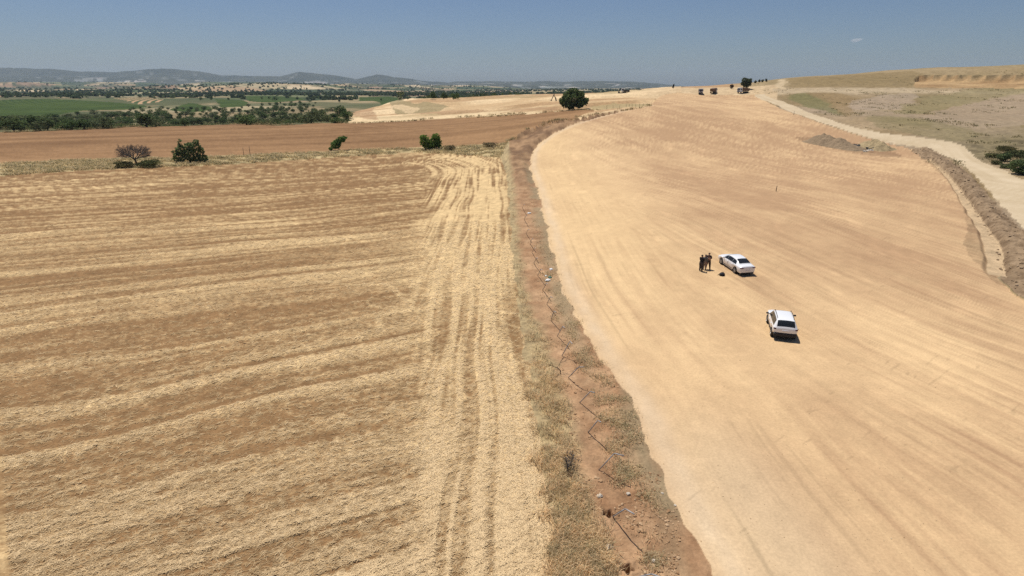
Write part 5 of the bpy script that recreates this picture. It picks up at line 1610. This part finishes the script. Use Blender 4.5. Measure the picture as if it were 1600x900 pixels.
# cut straw lying on the stubble
def straw():
    rng = np.random.default_rng(41)
    X, Y = pick(420000, 42, 14.5, 80, -.90, .08, 2.0)
    xl = np.interp(Y, C_STUB_R[:, 1], C_STUB_R[:, 0])
    m = X < xl + .1
    X = X[m]; Y = Y[m]
    z, reg, amt = land(X, Y, False)
    m = (reg == 1) & (rng.random(len(X)) < .06 + .55 * np.clip(amt, 0, 1.2))
    X = X[m][:130000]; Y = Y[m][:130000]; z = z[m][:130000]; amt = amt[m][:130000]
    n = len(X)
    a = math.radians(27) + rng.normal(size=n) * .8
    xl = np.interp(Y, C_STUB_R[:, 1], C_STUB_R[:, 0])
    a = np.where((X > xl - 6) & (rng.random(n) < .5), math.pi / 2 + rng.normal(size=n) * .7, a)
    L = rng.uniform(.05, .15, n) * (1 + np.clip(Y - 30, 0, 40) / 60); W = rng.uniform(.006, .013, n) * (1 + np.clip(Y - 20, 0, 60) / 25)
    ti = rng.normal(size=n) * .05
    d = np.stack([np.cos(a) * np.cos(ti), np.sin(a) * np.cos(ti), np.sin(ti)], 1) * L[:, None]
    sd = np.stack([-np.sin(a), np.cos(a), rng.normal(size=n) * .15], 1) * W[:, None]
    c = np.stack([X, Y, z + .008 + np.abs(d[:, 2]) + .012 * rng.random(n)], 1)
    V = np.stack([c - d - sd, c + d - sd, c + d + sd, c - d + sd], 1).reshape(-1, 3)
    Q = np.arange(4 * n).reshape(n, 4)
    col = lerp3((.34, .225, .112), (.69, .505, .285), np.clip(.10 + .75 * amt + .22 * rng.normal(size=n), 0, 1))
    o = link('straw', np_mesh('straw', V, Q, np.repeat(col, 4, 0), False), M['plain'])
    o['kind'] = 'stuff'; o['label'] = 'cut straw lying over the near part of the stubble field'
straw()

def clods(name, label, X, Y, smin, smax, colA, colB, seed, sink=.25):
    rng = np.random.default_rng(seed)
    bm = bmesh.new(); bmesh.ops.create_icosphere(bm, subdivisions=1, radius=1)
    bv = np.array([v.co[:] for v in bm.verts]); bf = np.array([[v.index for v in f.verts] for f in bm.faces]); bm.free()
    n = len(X); z = land(X, Y, False)[0]
    s = smin * (smax / smin) ** (rng.random(n) ** 2.0)
    jit = rng.uniform(.65, 1.25, (n, len(bv), 1))
    sc = s[:, None] * rng.uniform(.7, 1.3, (n, 3)); sc[:, 2] *= .7
    V = bv[None] * jit * sc[:, None, :]
    a = rng.random(n) * 6.28; ca, sa = np.cos(a)[:, None], np.sin(a)[:, None]
    V = np.stack([V[:, :, 0] * ca - V[:, :, 1] * sa, V[:, :, 0] * sa + V[:, :, 1] * ca, V[:, :, 2]], 2)
    V += np.stack([X, Y, z + s * sink], 1)[:, None, :]
    Q = (bf[None] + (np.arange(n) * len(bv))[:, None, None]).reshape(-1, 3)
    c = lerp3(colA, colB, rng.random(n))
    o = link(name, np_mesh(name, V.reshape(-1, 3), Q, np.repeat(c, len(bv), 0), False), M['plain'])
    o['kind'] = 'stuff'; o['label'] = label

X, Y = pick(40000, 51, 15, 175, -.02, .30, 2.0)
xv = np.interp(Y, C_VERGE_R[:, 1], C_VERGE_R[:, 0]); xg_ = np.interp(Y, C_GRADE_L[:45, 1], C_GRADE_L[:45, 0])
m = (X > xv - .2) & (X < xg_ + .1) & (fbm(X / 1.5, Y / 1.5, 3, 2) + .1 * sstep(1.6, .2, xg_ - X) > .52)
clods('soil_clods', 'clods and small stones on the dirt strip', X[m][:2400], Y[m][:2400], .015, .09, (.30, .17, .085), (.50, .34, .20), 52)
rg = np.random.default_rng(53)
lo = P_SPOIL.min(0); hi = P_SPOIL.max(0)
X = rg.uniform(lo[0], hi[0], 30000); Y = rg.uniform(max(lo[1], 40), hi[1], 30000)
m = inside(X, Y, P_SPOIL)
clods('spoil_clods', 'clods and stones on the spoil bank beside the trench', X[m][:3000], Y[m][:3000], .04, .22, (.21, .145, .085), (.37, .27, .175), 54)
X, Y = pick(9000, 55, 16, 120, -.0, .80, 1.8)
m = land(X, Y, False)[1] == 3
clods('pebbles', 'scattered pebbles and crumbs on the graded earth', X[m][:700], Y[m][:700], .010, .038, (.44, .29, .16), (.60, .46, .29), 56)

# ------------------------------------------------------------------ clouds, beyond the haze
def cloud(name, label, px, dist, size, dens, seed):
    T = float(slope_of_row(px[1])); Y = dist; h = Y * T; d = Y * CP + h * SP
    c = Vector(((px[0] - 800) / F * d, Y, HC - h))
    bm = bmesh.new(); bmesh.ops.create_icosphere(bm, subdivisions=4, radius=1)
    for v in bm.verts:
        p = v.co
        n = float(fbm(np.array([p.x * 1.7 + seed]), np.array([p.z * 1.7 + p.y * 1.3]), 4, seed)[0])
        v.co = p * (.55 + .8 * n)
        v.co.x *= size[0]; v.co.y *= size[1]; v.co.z *= size[2]
    me = bpy.data.meshes.new(name); bm.to_mesh(me); bm.free()
    m = bpy.data.materials.new(name); m.use_nodes = True
    t = m.node_tree
    for n in list(t.nodes): t.nodes.remove(n)
    out = t.nodes.new('ShaderNodeOutputMaterial'); pv = t.nodes.new('ShaderNodeVolumePrincipled')
    pv.inputs['Color'].default_value = (.95, .96, .98, 1); pv.inputs['Anisotropy'].default_value = .2
    pv.inputs['Density'].default_value = dens
    t.links.new(pv.outputs[0], out.inputs['Volume'])
    o = link(name, me, m); o.location = c; o.rotation_euler = (0, -.18 if px[0] > 800 else 0, 0)
    o['kind'] = 'stuff'; o['label'] = label
cloud('cloud', 'tiny white cloud wisp alone in the blue sky at upper right', (1338, 63), 9000, (100, 45, 26), .010, 3)

# ------------------------------------------------------------------ haze
hz = MB().box((0, 5850, 0), (30000, 12500, 2)).mesh('haze')
for v in hz.vertices:
    v.co.z = HAZE_TOP if v.co.z > 0 else -26.0
hm = bpy.data.materials.new('haze'); hm.use_nodes = True
t = hm.node_tree
for n in list(t.nodes): t.nodes.remove(n)
out = t.nodes.new('ShaderNodeOutputMaterial'); pv = t.nodes.new('ShaderNodeVolumePrincipled')
pv.inputs['Color'].default_value = (.60, .77, 1.0, 1); pv.inputs['Density'].default_value = HAZE_DENS; pv.inputs['Anisotropy'].default_value = .1
t.links.new(pv.outputs[0], out.inputs['Volume'])
hz.materials.append(hm)
ho = link('haze', hz); ho['kind'] = 'stuff'; ho['label'] = 'thin blue haze over the distant hills'
